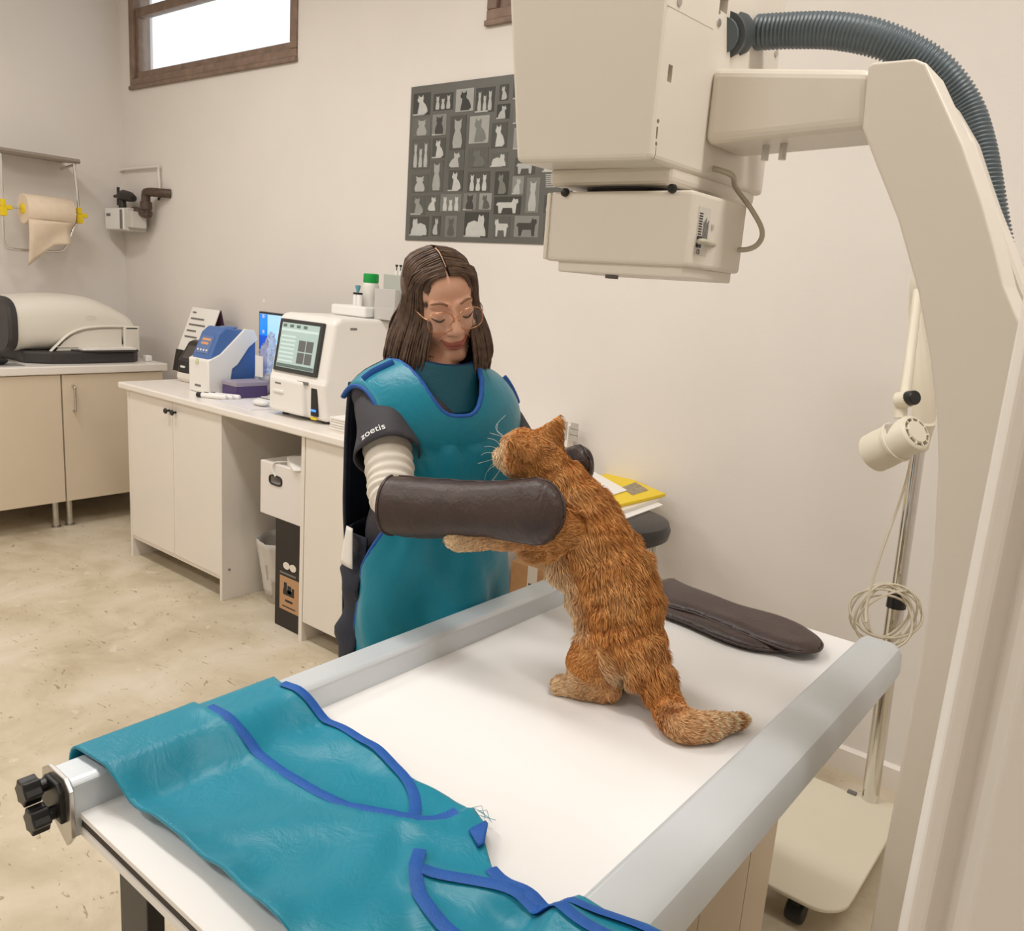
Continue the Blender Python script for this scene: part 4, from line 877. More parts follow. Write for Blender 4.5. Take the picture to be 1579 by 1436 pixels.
l2 = px2([(436, 1052), (457, 1061), (487, 1091), (525, 1126), (571, 1153), (613, 1183), (636, 1210), (643, 1237), (637, 1267)])
l3 = px2([(647, 1318), (636, 1354), (643, 1392), (666, 1423), (689, 1440), (715, 1470)])
l4 = px2([(651, 1358), (704, 1368), (761, 1381), (818, 1404), (848, 1419), (894, 1438), (960, 1475)])
l5 = px2([(757, 1341), (786, 1377), (822, 1399), (871, 1401), (932, 1409), (1000, 1432), (1040, 1455)])
out_t = px2([(525, 1124), (571, 1150), (613, 1180), (636, 1195), (692, 1223), (731, 1250), (751, 1273), (748, 1301), (759, 1337), (788, 1370), (822, 1392), (871, 1394), (932, 1401), (1000, 1424), (1050, 1450), (960, 1530), (560, 1530)])
left_e = px2([(424, 1436), (396, 1406), (329, 1343), (237, 1270), (190, 1227)])
rail_y0 = onZ(136, 1176, .848).y; rail_y1 = onZ(436, 1053, .845).y
HANG = .115
poly = [(p.x, p.y) for p in px2([(436, 1050), (457, 1058), (487, 1088)])] + [(p.x, p.y) for p in out_t] + [(p.x, p.y) for p in left_e] + [(-1.06, rail_y0), (-1.06-HANG, rail_y0-.015), (-1.06-HANG, rail_y1+.01), (-1.06, rail_y1)]
def seg_d(p, line):
    best = 9; sd = 0
    for i in range(len(line)-1):
        a = Vector((line[i].x, line[i].y)); c = Vector((line[i+1].x, line[i+1].y)); d = c-a
        t = min(1, max(0, (p-a).dot(d)/max(d.length_squared, 1e-9))); q = a+d*t; L = (p-q).length
        if L < best: best = L; sd = 1 if d.cross(p-q) > 0 else -1
    return best, sd
def apron_z(x, y):
    p = Vector((x, y)); z = base_z(x)
    d1, s1 = seg_d(p, l1); d3, s3 = seg_d(p, l3); d4, s4 = seg_d(p, l4); d2, s2 = seg_d(p, l2)
    z += .007*(sstep(-.006, .006, -s1*d1))                 # upper panel lies over the lower one
    z += .005*math.exp(-(d1/.02)**2) + .004*math.exp(-(d2/.018)**2) + .012*math.exp(-(d4/.02)**2) + .006*math.exp(-(d3/.015)**2)
    damp = sstep(-1.0, -.93, x)
    w = mnoise.noise(Vector((x*5, y*8, 1.3)))*.012 + mnoise.noise(Vector((x*17+y*9, y*7-x*4, 4.2)))*.005
    g = .5+.5*math.sin((x*.9-y*.9)*30+2.2*mnoise.noise(Vector((x*4, y*4, 9))))
    z += (1.3*max(0, w)+.005*g*g*g)*damp
    de, _ = seg_d(p, left_e); return z + .010*math.exp(-(de/.022)**2)*(.3+.7*damp)     # rolled thick edge
def apron_fun(x, y, lift=0):
    z = apron_z(max(x, -1.05), y); X = x
    if x <= -1.05:
        e = -1.05-x; a = min(e/.018, PI/2); X = -1.05-.018*math.sin(a); z = z-.018*(1-math.cos(a)) - max(0, e-.028)
        X -= .006*(1+math.sin(y*38))*sstep(.02, .1, e)
    return Vector((X, y, z+lift))
t = thing('lead_apron', 'teal lead apron with blue binding, spread over the table and its rail', 'apron', (-.8, .7, .8))
ap = cloth('cloth', poly, lambda x, y: apron_fun(x, y), M['teal'], t, .008, .004)
def ribbon(name, line, m, parent, w=.0085, lift=.002):
    pts = resample([(p.x, p.y) for p in spline([(q.x, q.y, 0) for q in line], 4)], .006, False)
    for _ in range(14): pts = [pts[0]]+[(pts[i-1]+pts[i]*2+pts[i+1])/4 for i in range(1, len(pts)-1)]+[pts[-1]]
    MB().tube([apron_fun(p.x, p.y, lift) for p in pts], w, 8, flat=.16, up=(0, 0, 1)).build(name, m, parent, smooth=60)
for ln in (l1, l2, l3, l4, l5): ribbon('binding', ln, M['piping'], t)
hem = [Vector((-1.06-HANG+.004, y, 0)) for y in np.linspace(rail_y0, rail_y1, 8)]
ribbon('binding', hem, M['piping'], t, .007, 0)
# frayed threads
for k in range(7):
    q = onZ(731+random.uniform(-6, 14), 1250+random.uniform(-6, 10), .812); MB().tube([q, q+Vector((random.uniform(.004, .02), random.uniform(-.004, .012), .003)), q+Vector((random.uniform(.015, .03), random.uniform(-.01, .014), -.002))], .0004, 4).build('loose_thread', M['teal'], t)
# the second apron pocket corner
pk = px2([(722, 1290), (748, 1272), (752, 1278), (747, 1306), (737, 1312)])
cloth('shoulder_tab', [(p.x, p.y) for p in pk], lambda x, y: apron_fun(x, y, .006), M['piping'], t, .008, .003)
# pair of leather mitts on the table
def z8(px, py): return (760+px*.376, 620+py*.376)
up_p = [z8(*q) for q in ((650, 745), (672, 736), (735, 722), (800, 752), (900, 790), (1020, 835), (1150, 868), (1250, 905), (1320, 948), (1352, 985), (1345, 1008), (1320, 1018), (1260, 1020), (1190, 1006), (1080, 965), (960, 915), (830, 862), (700, 822))]
lo_p = [z8(*q) for q in ((640, 800), (700, 815), (840, 850), (1000, 915), (1150, 975), (1210, 1000), (1190, 1012), (1130, 1012), (1040, 998), (930, 962), (800, 905), (715, 872), (640, 840))]
for k, (pp_, z, lab) in enumerate(((lo_p, .8105, 'brown leather x-ray mitt on the table, lower of the two, mostly covered'), (up_p, .8215, 'brown leather x-ray mitt lying on top of another on the table'))):
    pl = [onZ(x, y, z+.004) for x, y in pp_]; P2 = [(p.x, p.y) for p in spline([(p.x, p.y, 0) for p in pl]+[(pl[0].x, pl[0].y, 0)], 4)][:-1]
    ln = [Vector((x, y, 0)) for x, y in P2]; ln.append(ln[0])
    def mf(x, y, z=z, ln=ln):
        d, _ = seg_d(Vector((x, y)), ln); w = mnoise.noise(Vector((x*9, y*9, 2+z*50)))*.004*sstep(0, .03, d)
        return Vector((x, y, z+.012*math.sqrt(min(1, d/.02))+w))
    t = thing('leather_mitt', lab, 'mitt', (pl[0].x, pl[0].y, .8), 'leather mitts lying on the table')
    g = cloth('mitt_body', P2, mf, M['leather'], t, .009, .010)
    MB().tube([mf(p.x, p.y)+Vector((0, 0, .0)) for p in ln[:-1]], .0028, 6, closed=True).build('edge_seam', M['leather'], t, smooth=60)
# ================================================================== the person
skin = mat('skin', srgb(238, 190, 163), .5, noise=.08, nscale=30, bump=.05, bscale=300, sss=.12, col2=srgb(232, 176, 148))
shirt = mat('dark_grey_shirt', srgb(62, 60, 66), .75, noise=.1, nscale=60, bump=.2, bscale=300)
navy = mat('navy_cloth', srgb(34, 40, 56), .75, noise=.1, nscale=40, bump=.3, bscale=60)
knit = mat('white_knit', srgb(226, 218, 206), .8, noise=.06, nscale=60)
hairm = mat('brown_hair', srgb(112, 86, 68), .34, noise=.35, nscale=70, col2=srgb(66, 48, 38))
WF = Vector((.93, -.368, 0)).normalized(); WL = Vector((0, 0, 1)).cross(WF); UP = Vector((0, 0, 1))
B0 = Vector((-1.245, 1.30, 0))
person = thing('person', 'smiling person in glasses and teal lead apron holding the orange cat', 'person', (B0.x, B0.y, 0))
def wp(f, l, z): return B0 + WF*f + WL*l + UP*z
# joints
Rsh = at(590, 622, 1.74); Lsh = at(766, 650, 1.92)
RE = at(606, 772, 1.585); RH = at(832, 795, 1.415); LE = at(838, 775, 1.80); LH = at(892, 728, 1.60)
NB = wp(.0, 0, 1.285)
# head frame
hf0 = Vector((.90, -.436, 0)).normalized(); hl0 = UP.cross(hf0); pit = math.radians(19); rol = math.radians(13)
hf = hf0*math.cos(pit)-UP*math.sin(pit); hu1 = UP*math.cos(pit)+hf0*math.sin(pit)
hu = hu1*math.cos(rol)-hl0*math.sin(rol); hl = hl0*math.cos(rol)+hu1*math.sin(rol)
HR = Matrix((hl, hf, hu)).transposed()
HC = at(700, 487, 1.715) - HR @ Vector((0, .085, 0))
def H(x, y, z): return HC + HR @ Vector((x, y, z))
hm = HR.to_3x3()
def E(x, y, z, r): return ('e', H(x, y, z), r, hm)
def C(a, ra, b, rb): return ('c', H(*a), ra, H(*b), rb)
head = [E(0, -.018, .020, (.0725, .090, .076)), E(0, .020, -.018, (.065, .068, .084)), E(0, .030, .036, (.062, .045, .046)),
        E(0, .045, -.072, (.038, .036, .036)), C((-.012, .066, -.098), .019, (.012, .066, -.098), .019),
        C((-.047, .0, -.055), .02, (-.02, .055, -.095), .018), C((.047, .0, -.055), .02, (.02, .055, -.095), .018),
        E(-.036, .054, -.037, (.024, .022, .022)), E(.036, .054, -.037, (.024, .022, .022)), E(-.045, .02, -.05, (.018, .035, .030)), E(.045, .02, -.05, (.018, .035, .030)),
        C((-.038, .068, .022), .010, (-.010, .077, .020), .009), C((.038, .068, .022), .010, (.010, .077, .020), .009),
        C((0, .080, .012), .0085, (0, .104, -.028), .0105), E(0, .101, -.032, (.011, .012, .010)), E(-.012, .091, -.035, (.008, .010, .008)), E(.012, .091, -.035, (.008, .010, .008)),
        E(-.031, .071, -.001, (.015, .012, .012)), E(.031, .071, -.001, (.015, .012, .012)),
        E(0, .076, -.058, (.026, .016, .016)), E(-.066, -.012, -.014, (.009, .018, .028)), E(.066, -.012, -.014, (.009, .018, .028)),
        C((0, -.02, -.06), .05, (0, -.045, -.12), .048)]
body = [('c', H(0, -.035, -.10), .049, NB, .055), ('c', wp(-.02, -.11, 1.255), .046, wp(-.02, .11, 1.25), .046),
        ('e', wp(-.01, 0, 1.16), (.11, .165, .13), None), ('e', wp(-.005, 0, .95), (.105, .14, .13), None), ('e', wp(-.01, 0, .84), (.125, .165, .11), None),
        ('c', Rsh, .040, RE, .034), ('c', RE, .036, RE.lerp(RH, .55), .025), ('c', Lsh, .040, LE, .034), ('c', LE, .036, LE.lerp(LH, .4), .025),
        ('c', wp(0, -.085, .80), .078, wp(.01, -.09, .45), .055), ('c', wp(.01, -.09, .45), .052, wp(-.01, -.09, .09), .038),
        ('c', wp(0, .085, .80), .078, wp(.01, .09, .45), .055), ('c', wp(.01, .09, .45), .052, wp(-.01, .09, .09), .038),
        ('c', wp(-.02, -.09, .05), .035, wp(.12, -.10, .032), .026), ('c', wp(-.02, .09, .05), .035, wp(.12, .10, .032), .026)]
# hands: palm, four fingers and a thumb each, closed inside the mitts
def hand(w, d, up_, s):
    d = d.normalized(); sd = d.cross(up_).normalized(); up2 = sd.cross(d)
    out = [('c', w, .024, w+d*.07, .026)]
    for k in range(4):
        o_ = up2*(.027-.018*k); L = (.07, .078, .073, .058)[k]
        p0 = w+d*.075+o_; p1 = p0+d*L*.5+sd*s*.006; p2 = p1+d*L*.45+sd*s*.016
        out += [('c', p0, .0088, p1, .0082), ('c', p1, .0082, p2, .0072)]
    p0 = w+d*.02+up2*.020; p1 = p0+d*.035+up2*.010+sd*s*.010; p2 = p1+d*.03-up2*.004+sd*s*.008
    return out+[('c', p0, .011, p1, .0095), ('c', p1, .0095, p2, .008)]
hr = hand(RH-(RH-RE).normalized()*.155, RH-RE, CU, 1)
for c_ in hr: pass
skinobj = blob('body', head+body+hr+hand(LH-(LH-LE).normalized()*.165, LH-LE, CU, -1), skin, .0034, 7, person, .5)
# fine head surface over the coarse one, joined to the same figure: face detail as children
def tubeH(name, pts, r, m, flat=None, n=8, parent=skinobj, up=None):
    P_ = spline([H(*p) for p in pts], 6); rr_ = lerps(r, len(P_)) if hasattr(r, '__len__') else r
    return MB().tube(P_, rr_, n, flat=flat, up=up).build(name, m, parent, smooth=60)
lipm = mat('lips', srgb(176, 100, 88), .45); dkm = mat('lash', srgb(48, 32, 26), .6); brow = mat('brow_hair', srgb(150, 108, 82), .7); mouthm = mat('mouth_line', srgb(110, 50, 44), .5); teeth = mat('teeth', srgb(226, 214, 198), .4)
tubeH('upper_lip', [(-.027, .080, -.0545), (-.014, .0905, -.0605), (0, .0945, -.0605), (.014, .0905, -.0605), (.027, .080, -.0545)], [.001, .0032, .0036, .0032, .001], lipm)
tubeH('lower_lip', [(-.025, .080, -.0575), (-.013, .0895, -.0685), (0, .0925, -.0705), (.013, .0895, -.0685), (.025, .080, -.0575)], [.001, .004, .0046, .004, .001], lipm)
tubeH('mouth_line', [(-.031, .078, -.0515), (-.015, .0915, -.0625), (0, .0945, -.0645), (.015, .0915, -.0625), (.031, .078, -.0515)], [.0008, .002, .0024, .002, .0008], lipm)
for s in (-1, 1):
    tubeH('eyebrow', [(s*.014, .0905, .0265), (s*.028, .0865, .0325), (s*.046, .072, .0265)], [.0034, .004, .0012], brow, flat=.8)
    tubeH('eyelash', [(s*.0175, .0815, -.0045), (s*.026, .0845, -.0085), (s*.034, .0835, -.0085), (s*.0455, .0735, -.003)], [.001, .0016, .0018, .001], dkm)
    tubeH('lid_crease', [(s*.018, .0835, .0055), (s*.030, .0855, .0085), (s*.044, .0765, .004)], [.0005, .001, .0005], skin)
    tubeH('smile_fold', [(s*.016, .0925, -.037), (s*.029, .0835, -.047), (s*.038, .0715, -.064)], [.0005, .0009, .0005], skin)
# glasses
gold = mat('gold_rim', srgb(214, 158, 120), .25, .7); lens = mat('lens', (1, 1, 1), .02, alpha=.04)
gl = thing('x', 'x', 'x'); bpy.data.objects.remove(gl)
ring = MB()
lensmb = MB()
for s in (-1, 1):
    pts = []
    for i in range(28):
        a = 2*PI*i/28; ca, sa = math.cos(a), math.sin(a)
        x = .0275*math.copysign(abs(ca)**.8, ca); z = .0235*math.copysign(abs(sa)**.8, sa)
        pts.append(H(s*.0325+x, .100-.28*abs(s*.0325+x)**1.0*.35-.0, -.006+z))
    ring.tube(pts, .0011, 6, closed=True); lensmb.add(pts, [tuple(range(28))])
    ring.tube(spline([H(s*.060, .094, .004), H(s*.066, .078, .006), H(s*.069, .045, .006), H(s*.068, -.02, .002), H(s*.066, -.035, -.016)], 5), .0011, 6)
    ring.tube(spline([H(s*.0075, .0985, -.004), H(s*.009, .094, -.012), H(s*.011, .0905, -.016)], 4), .0008, 5)
ring.tube(spline([H(-.0065, .099, .002), H(0, .1015, .0055), H(.0065, .099, .002)], 4), .0011, 6)
gobj = ring.build('glasses', gold, person, smooth=60, label='thin rose gold glasses')
lensmb.build('lenses', lens, gobj)
# hair: a scalp cap and a few hundred tapered locks from a centre parting
hair = MB()
capo = MB().ell(H(0, -.030, .025), (.077, .088, .077), hm, 32, 20)
hc_, hrd = Vector((0, -.020, .023)), Vector((.0790, .0975, .0815))
def scalp(v, k=1.0):
    v = Vector(v)-hc_; q = Vector((v.x/hrd.x, v.y/hrd.y, v.z/hrd.z)); q = q.normalized()*k
    return hc_+Vector((q.x*hrd.x, q.y*hrd.y, q.z*hrd.z))
for s in (-1, 1):
    for k in range(460):
        tt = random.random()**1.25 if k < 380 else random.random()*.14; lay = random.uniform(.99, 1.06)
        al = math.radians(40+124*tt)
        p0 = scalp((s*.003, hc_.y+hrd.y*math.cos(al), hc_.z+hrd.z*math.sin(al)), lay)
        # azimuth round the head at ear height, front (temple) to back
        az = math.radians(56-146*tt+random.uniform(-6, 6))
        if k >= 380: lay = random.uniform(1.06, 1.13); az = math.radians(random.uniform(12, 46))
        p2 = scalp((s*hrd.x*math.cos(az), hc_.y+hrd.y*math.sin(az)*.98, hc_.z-.03), lay)
        p1 = scalp((p0+p2)*.5+Vector((s*.02, 0, .03)), lay+.01)
        L = random.uniform(.125, .165)+(.02 if tt < .35 else 0)
        if random.random() < .06: L *= random.uniform(.6, 1.1)
        outw = Vector((s*.018*math.cos(az)+s*.005, .010*math.sin(az), 0))
        w2 = H(*p2); down = (UP*-1*.80-hu*.20).normalized()
        sway = hl*random.uniform(-.006, .006)+hf*random.uniform(-.006, .006)
        curl = (HR @ Vector((-s*.022, .012, 0)))
        w3 = w2+(HR @ (outw))+down*L*.45+sway; w4 = w2+(HR @ (outw*1.2))+down*L*.8+sway*1.5; w5 = w2+curl*random.uniform(.2, 1)+down*L+sway*2
        P_ = spline([H(*p0), H(*p1), w2, w3, w4, w5], 4)
        rr_ = lerps([.0028, .0042, .0046, .0046, .0038, .0008], len(P_)); rr_ = [q*random.uniform(.75, 1.15) for q in [1]][0:1]*len(P_) if False else [q for q in rr_]
        hair.tube(P_, rr_, 5, cap=False, flat=.55)
ho = hair.build('hair', hairm, person, smooth=0, label='straight brown shoulder-length hair parted in the middle')
capo.build('scalp_hair', hairm, ho, smooth=0)
MB().tube(spline([H(.003, .040, .0885), H(.003, .0, .1045), H(.003, -.03, .1055)], 6), .0018, 6).build('parting', skin, ho)
# shirt: torso and short sleeves
sh = [('c', wp(-.02, -.125, 1.258), .056, wp(-.02, .125, 1.252), .056), ('e', wp(-.012, 0, 1.16), (.122, .175, .14), None), ('e', wp(-.008, 0, .95), (.118, .152, .15), None), ('e', wp(-.015, 0, .83), (.14, .178, .12), None),
      ('c', Rsh, .054, Rsh.lerp(RE, .45), .052), ('c', Lsh, .052, Lsh.lerp(LE, .5), .050)]
so = blob('t_shirt', sh, shirt, .007, 4, person)
# sleeve flare with a clean open hem
def sleeve(a, b, r0, r1, name, m, parent, n=28, k=10, rib=0, nz_=0, up=None):
    d = (b-a).normalized(); x = d.orthogonal().normalized() if up is None else (up-d*up.dot(d)).normalized(); y = d.cross(x); rows = []
    for i in range(k+1):
        s = i/k; r = r0+(r1-r0)*s
        if rib: r += rib*math.sin(i*PI)
        row = []
        for j in range(n+1):
            g = 2*PI*j/n; rr_ = r+nz_*math.sin(3*g+6*s)+nz_*.6*math.sin(5*g-4*s)
            row.append(a+(b-a)*s+x*(rr_*math.cos(g))+y*(rr_*math.sin(g)))
        rows.append(row)
    return MB().grid(rows).build(name, m, parent, smooth=0, solid=.003)
sl = sleeve(Rsh.lerp(RE, .0), Rsh.lerp(RE, .58), .056, .067, 'sleeve', shirt, so, nz_=.0025)
sleeve(Lsh.lerp(LE, .06), Lsh.lerp(LE, .62), .058, .062, 'sleeve', shirt, so, nz_=.0025)
# knitted under-sleeves with gathered ribs
def knit_sleeve(a, b, c, r):
    P_ = spline([a, a.lerp(b, .6), b, b.lerp(c, .16)], 26); k = len(P_)
    return MB().tube(P_, [r*(1+.035*math.sin(i*.95)+.02*math.sin(i*.37))*(1-.22*i/k) for i in range(k)], 22)
knit_sleeve(Rsh.lerp(RE, .42), RE, RH, .050).build('under_sleeve', knit, so, smooth=0, label='white ribbed long sleeve')
knit_sleeve(Lsh.lerp(LE, .45), LE, LH, .047).build('under_sleeve', knit, so, smooth=0, label='white ribbed long sleeve')
# trousers and shoes
blob('trousers', [('e', wp(-.012, 0, .84), (.145, .18, .13), None)] + [q for s in (-1, 1) for q in (('c', wp(0, s*.087, .80), .09, wp(.01, s*.092, .45), .068), ('c', wp(.01, s*.092, .45), .068, wp(-.01, s*.092, .10), .058))], navy, .009, 4, person)
for s in (-1, 1):
    blob('shoe', [('c', wp(-.03, s*.09, .043), .043, wp(.06, s*.095, .038), .038), ('c', wp(.06, s*.095, .038), .038, wp(.135, s*.105, .033), .032)], M['plastic'], .006, 3, person)
# ------------------------------------------------------------------ worn lead apron
def sec(z):   # half width, half depth, forward shift of the apron at a height
    return (float(np.interp(z, [.28, .6, .85, 1.0, 1.12, 1.2, 1.34], [.215, .205, .192, .180, .196, .203, .205])),
            float(np.interp(z, [.28, .6, .85, 1.0, 1.12, 1.2, 1.34], [.205, .185, .165, .150, .150, .135, .120])))
ZT = 1.17
def tlim(v, side):   # angular edge of the front panel (radians) by height
    if side < 0: return float(np.interp(v, [.28, .80, .90, 1.0, 1.08, 1.17], [1.32, 1.30, 1.22, .85, .68, .82]))
    return float(np.interp(v, [.28, .80, .90, 1.0, 1.08, 1.17], [1.9, 1.8, 1.6, 1.5, 1.5, 1.42]))
NU = 48; rows = []
zs = list(np.linspace(.28, ZT, 44))
for z in zs:
    a, d = sec(z); row = []
    for j in range(NU+1):
        u = -1+2*j/NU; th = u*tlim(z, u)
        fold = (.013*math.sin(u*8+.6)-.020*math.exp(-((u-.42)/.16)**2))*sstep(.98, .80, z) + .012*mnoise.noise(Vector((u*2.2+z*2, z*4-u, 3)))+.006*mnoise.noise(Vector((u*6+z*9, z*7, 5)))
        row.append(wp((d+fold)*math.cos(th), (a+fold)*math.sin(th), z))
    rows.append(row)
def shz(l): return 1.345 - .50*max(0, abs(l)-.07) - 9*max(0, abs(l)-.14)**2
a0, d0 = sec(ZT)
for i in range(1, 17):
    s = i/16; row = []
    for j in range(NU+1):
        u = -1+2*j/NU; th = u*tlim(ZT, u); l = a0*math.sin(th)
        wid = 1+(.29 if u < 0 else .10)*s*(abs(u)**2)
        nk = max(0, 1-(abs(l)/.098)**3.5)
        ph = s*(1.95*(1-nk)+.36*nk)
        fwd = d0*math.cos(th)
        top = shz(l*wid)-ZT
        f_ = -.015+(fwd+.015)*math.cos(ph) if ph < PI/2 else -.015+(.10)*math.cos(ph)
        z = ZT+top*math.sin(min(ph, PI/2))-(.12*max(0, ph-PI/2)**2)
        row.append(wp(f_, l*wid, z))
    rows.append(row)
ax = MB().grid(rows).build('apron', M['teal'], person, smooth=0, solid=.005, off=1, label='teal lead apron with blue binding')
def edge(idx): return [r[idx] for r in rows]
for line in (edge(0), edge(NU)): MB().tube(line, .0065, 8, flat=.8).build('binding', M['piping'], ax, smooth=60)
MB().tube(rows[-1], .006, 8).build('binding', M['piping'], ax, smooth=60)
# shoulder bands
for s in (-1, 1):
    js = [j for j in range(NU+1) if (.62 < s*(-1+2*j/NU) < .97)]
    MB().tube([rows[43+11][j]+WF*.004+UP*.004 for j in js], .011, 8, flat=.35, up=WF).build('shoulder_band', M['piping'], ax, smooth=60)
# back panel of the apron hanging behind the arm
bk = []
for i in range(26):
    s = i/25; row = []
    for j in range(25):
        l = -.180+.36*j/24; z0 = shz(l)+.004; z = z0-(z0-.45)*s; w = .010*math.sin(z*30+j*.3)*s
        f_ = -.035-.105*math.sin(min(1, s*3.2)*PI/2)*math.sqrt(max(.12, 1-(l/.20)**2))
        row.append(wp(f_+w, l*(1-.10*min(1, s*2)), z))
    bk.append(row)
MB().grid(bk).build('apron_back', navy, ax, smooth=0, solid=.004)
MB().tube([r[0] for r in bk], .005, 8).build('back_binding', navy, ax, smooth=60)
# dark tunic seen past the apron edge, with white lining at the waist
tn = []
for i in range(30):
    z = .40+.56*i/29; a, d = sec(z); row = []
    for j in range(22):
        th = -1.18-1.6*j/21; w = .008*math.sin(z*46)+.004*math.sin(z*83+j*.5)-.01
        row.append(wp((d-.012+w)*math.cos(th), (a+.006+w)*math.sin(th), z))
    tn.append(row)
MB().grid(tn).build('tunic', navy, person, smooth=0, solid=.004)
wl = []
for i in range(10):
    z = .865+.085*i/9; a, d = sec(z); wd = .30*(1-.5*i/9)
    wl.append([wp((d+.004)*math.cos(-1.42+wd*(j/5-.5)), (a+.010)*math.sin(-1.42+wd*(j/5-.5)), z+.03) for j in range(6)])
MB().grid(wl).build('lining_flap', M['paper'], ax, smooth=0, solid=.002)
# thyroid collar: band round the neck with a rounded bib
cm = mat('collar_teal', srgb(10, 92, 112), .6, noise=.04, nscale=12, bump=.3, bscale=200)
cdir = (hf0*.9+WF*.1).normalized(); cl_ = UP.cross(cdir); ncen = NB.lerp(H(0, -.03, -.11), .45)
rows_c = []; CHZ = H(0, .066, -.116).z
for i in range(16):
    s = i/15; row = []
    for j in range(37):
        g = -PI+2*PI*j/36; fr = max(0, math.cos(g)); 
        top = Vector((0, 0, CHZ+.018-.024*fr)); bot = Vector((0, 0, CHZ-.060-.045*fr**1.6))
        r = .068+.006*abs(math.sin(g))+.036*fr**1.3*(s)**1.0+.010*fr
        z = top.z+(bot.z-top.z)*s
        c_ = Vector((ncen.x, ncen.y, z))+cdir*.012
        row.append(c_+cdir*(r*math.cos(g))+cl_*(r*1.02*math.sin(g)))
    rows_c.append(row)
co_ = MB().grid(rows_c).build('thyroid_collar', cm, person, smooth=0, solid=.007, off=1, label='dark teal neck shield')
for rw in (rows_c[0], rows_c[-1]): MB().tube(rw[:-1], .005, 8, closed=True).build('binding', mat('navy_binding', srgb(14, 50, 104), .6), co_, smooth=60)
# ------------------------------------------------------------------ leather mitts worn on both arms
def mitt(path, hh, tt, upv, name, lab):
    P_ = spline(path, 10); k = len(P_); H_ = lerps(hh, k); T_ = lerps(tt, k); rows = []
    for i, p in enumerate(P_):
        d = (P_[min(i+1, k-1)]-P_[max(i-1, 0)]).normalized(); a = (upv-d*upv.dot(d)).normalized(); c = d.cross(a); row = []
        for j in range(33):
            g = 2*PI*j/32; ca, sa = math.cos(g), math.sin(g)
            wr = 1+.03*mnoise.noise(Vector((i*.25, ca*2, sa*2)))
            row.append(p+a*(H_[i]*wr*math.copysign(abs(ca)**.9, ca))+c*(T_[i]*wr*math.copysign(abs(sa)**.9, sa)))
        rows.append(row)
    o = MB().grid(rows).build(name, M['leather'], person, smooth=0, solid=.004, off=-1, label=lab)
    MB().tube([r[0] for r in rows], .0022, 6).build('seam', M['leather'], o, smooth=60)
    MB().tube([r[16] for r in rows], .0022, 6).build('seam', M['leather'], o, smooth=60)
    MB().tube(rows[0][:-1], .003, 6, closed=True).build('cuff_edge', M['leather'], o, smooth=60)
    return o
mitt([at(607, 779, 1.58), at(650, 783, 1.55), at(705, 785, 1.51), at(755, 786, 1.47), at(800, 788, 1.43), at(826, 789, 1.405), at(844, 792, 1.393), at(857, 795, 1.384), at(865, 797, 1.378), at(869, 798, 1.375)],
     [.057, .056, .052, .049, .054, .057, .052, .040, .024, .003], [.054, .053, .047, .040, .036, .034, .030, .024, .016, .003], CU, 'right_mitt', 'brown leather x-ray mitt')
mitt([at(838, 778, 1.80), at(855, 755, 1.75), at(872, 735, 1.68), at(888, 722, 1.62), at(898, 715, 1.585), at(905, 710, 1.565), at(908, 708, 1.56)],
     [.054, .052, .048, .044, .036, .022, .004], [.046, .042, .036, .030, .024, .014, .003], CU, 'left_mitt', 'brown leather x-ray mitt behind the cat')
# lettering on the sleeve
lt = text_mesh('zoetis', .0225, mat('white_print', (.9, .9, .9), .5), 'sleeve_lettering', .0003)
tp = at(571, 660, 1.60); dd = (RE-Rsh).normalized()
axis_pt = Rsh+dd*((tp-Rsh).dot(dd)); out_d = (CAM-axis_pt); out_d = (out_d-dd*out_d.dot(dd)).normalized(); tx = (-dd).cross(out_d).normalized(); ty = out_d.cross(tx)
if ty.z < 0: tx, ty = -tx, -ty
rad_ = .0685
rot = math.radians(10)
for v in lt.data.vertices:
    x, y = v.co.x*math.cos(rot)-v.co.y*math.sin(rot), v.co.x*math.sin(rot)+v.co.y*math.cos(rot)
    g = (x-.026)/rad_; n_ = out_d*math.cos(g)+tx*math.sin(g)
    v.co = axis_pt+ty*y+n_*(rad_+.0012+v.co.z)
setparent(lt, person)
# ================================================================== the cat
cat = thing('cat', 'orange tabby cat standing on its hind legs on the x-ray table', 'cat', tuple(onZ(940, 1065, .8)))
K = lambda x, y, d: at(x, y, d)
hips = K(962, 985, 1.47); mid = K(938, 890, 1.485); chest = K(898, 805, 1.50); neck = K(858, 745, 1.505); hd = K(817, 697, 1.50)
shapes = [('c', hips, .070, mid, .079), ('c', K(950, 935, 1.48), .082, mid, .080), ('c', mid, .078, chest, .066), ('c', chest, .065, neck, .050), ('c', neck, .049, K(838, 722, 1.50), .047),
          ('e', K(820, 702, 1.50), (.050, .050, .046), None), ('e', K(806, 695, 1.505), (.042, .042, .040), None), ('c', K(790, 702, 1.51), .028, K(777, 706, 1.53), .020),
          ('c', K(800, 716, 1.50), .030, K(786, 708, 1.52), .024), ('e', K(800, 712, 1.475), (.026, .026, .024), None),
          ('c', K(985, 1010, 1.43), .045, K(990, 1030, 1.42), .036), ('e', K(912, 842, 1.485), (.068, .068, .07), None), ('e', K(885, 860, 1.49), (.05, .05, .06), None)]
# left hind leg
knee = K(912, 1022, 1.455); hock = onZ(938, 1062, .825); paw = onZ(868, 1058, .816); 
shapes += [('c', K(945, 990, 1.45), .060, knee, .044), ('c', knee, .042, hock, .023), ('c', hock, .023, onZ(900, 1063, .817), .0175), ('c', onZ(900, 1063, .817), .0175, paw, .019), ('c', onZ(866, 1050, .812), .012, onZ(857, 1054, .810), .010), ('c', onZ(868, 1062, .812), .012, onZ(858, 1064, .810), .010)]
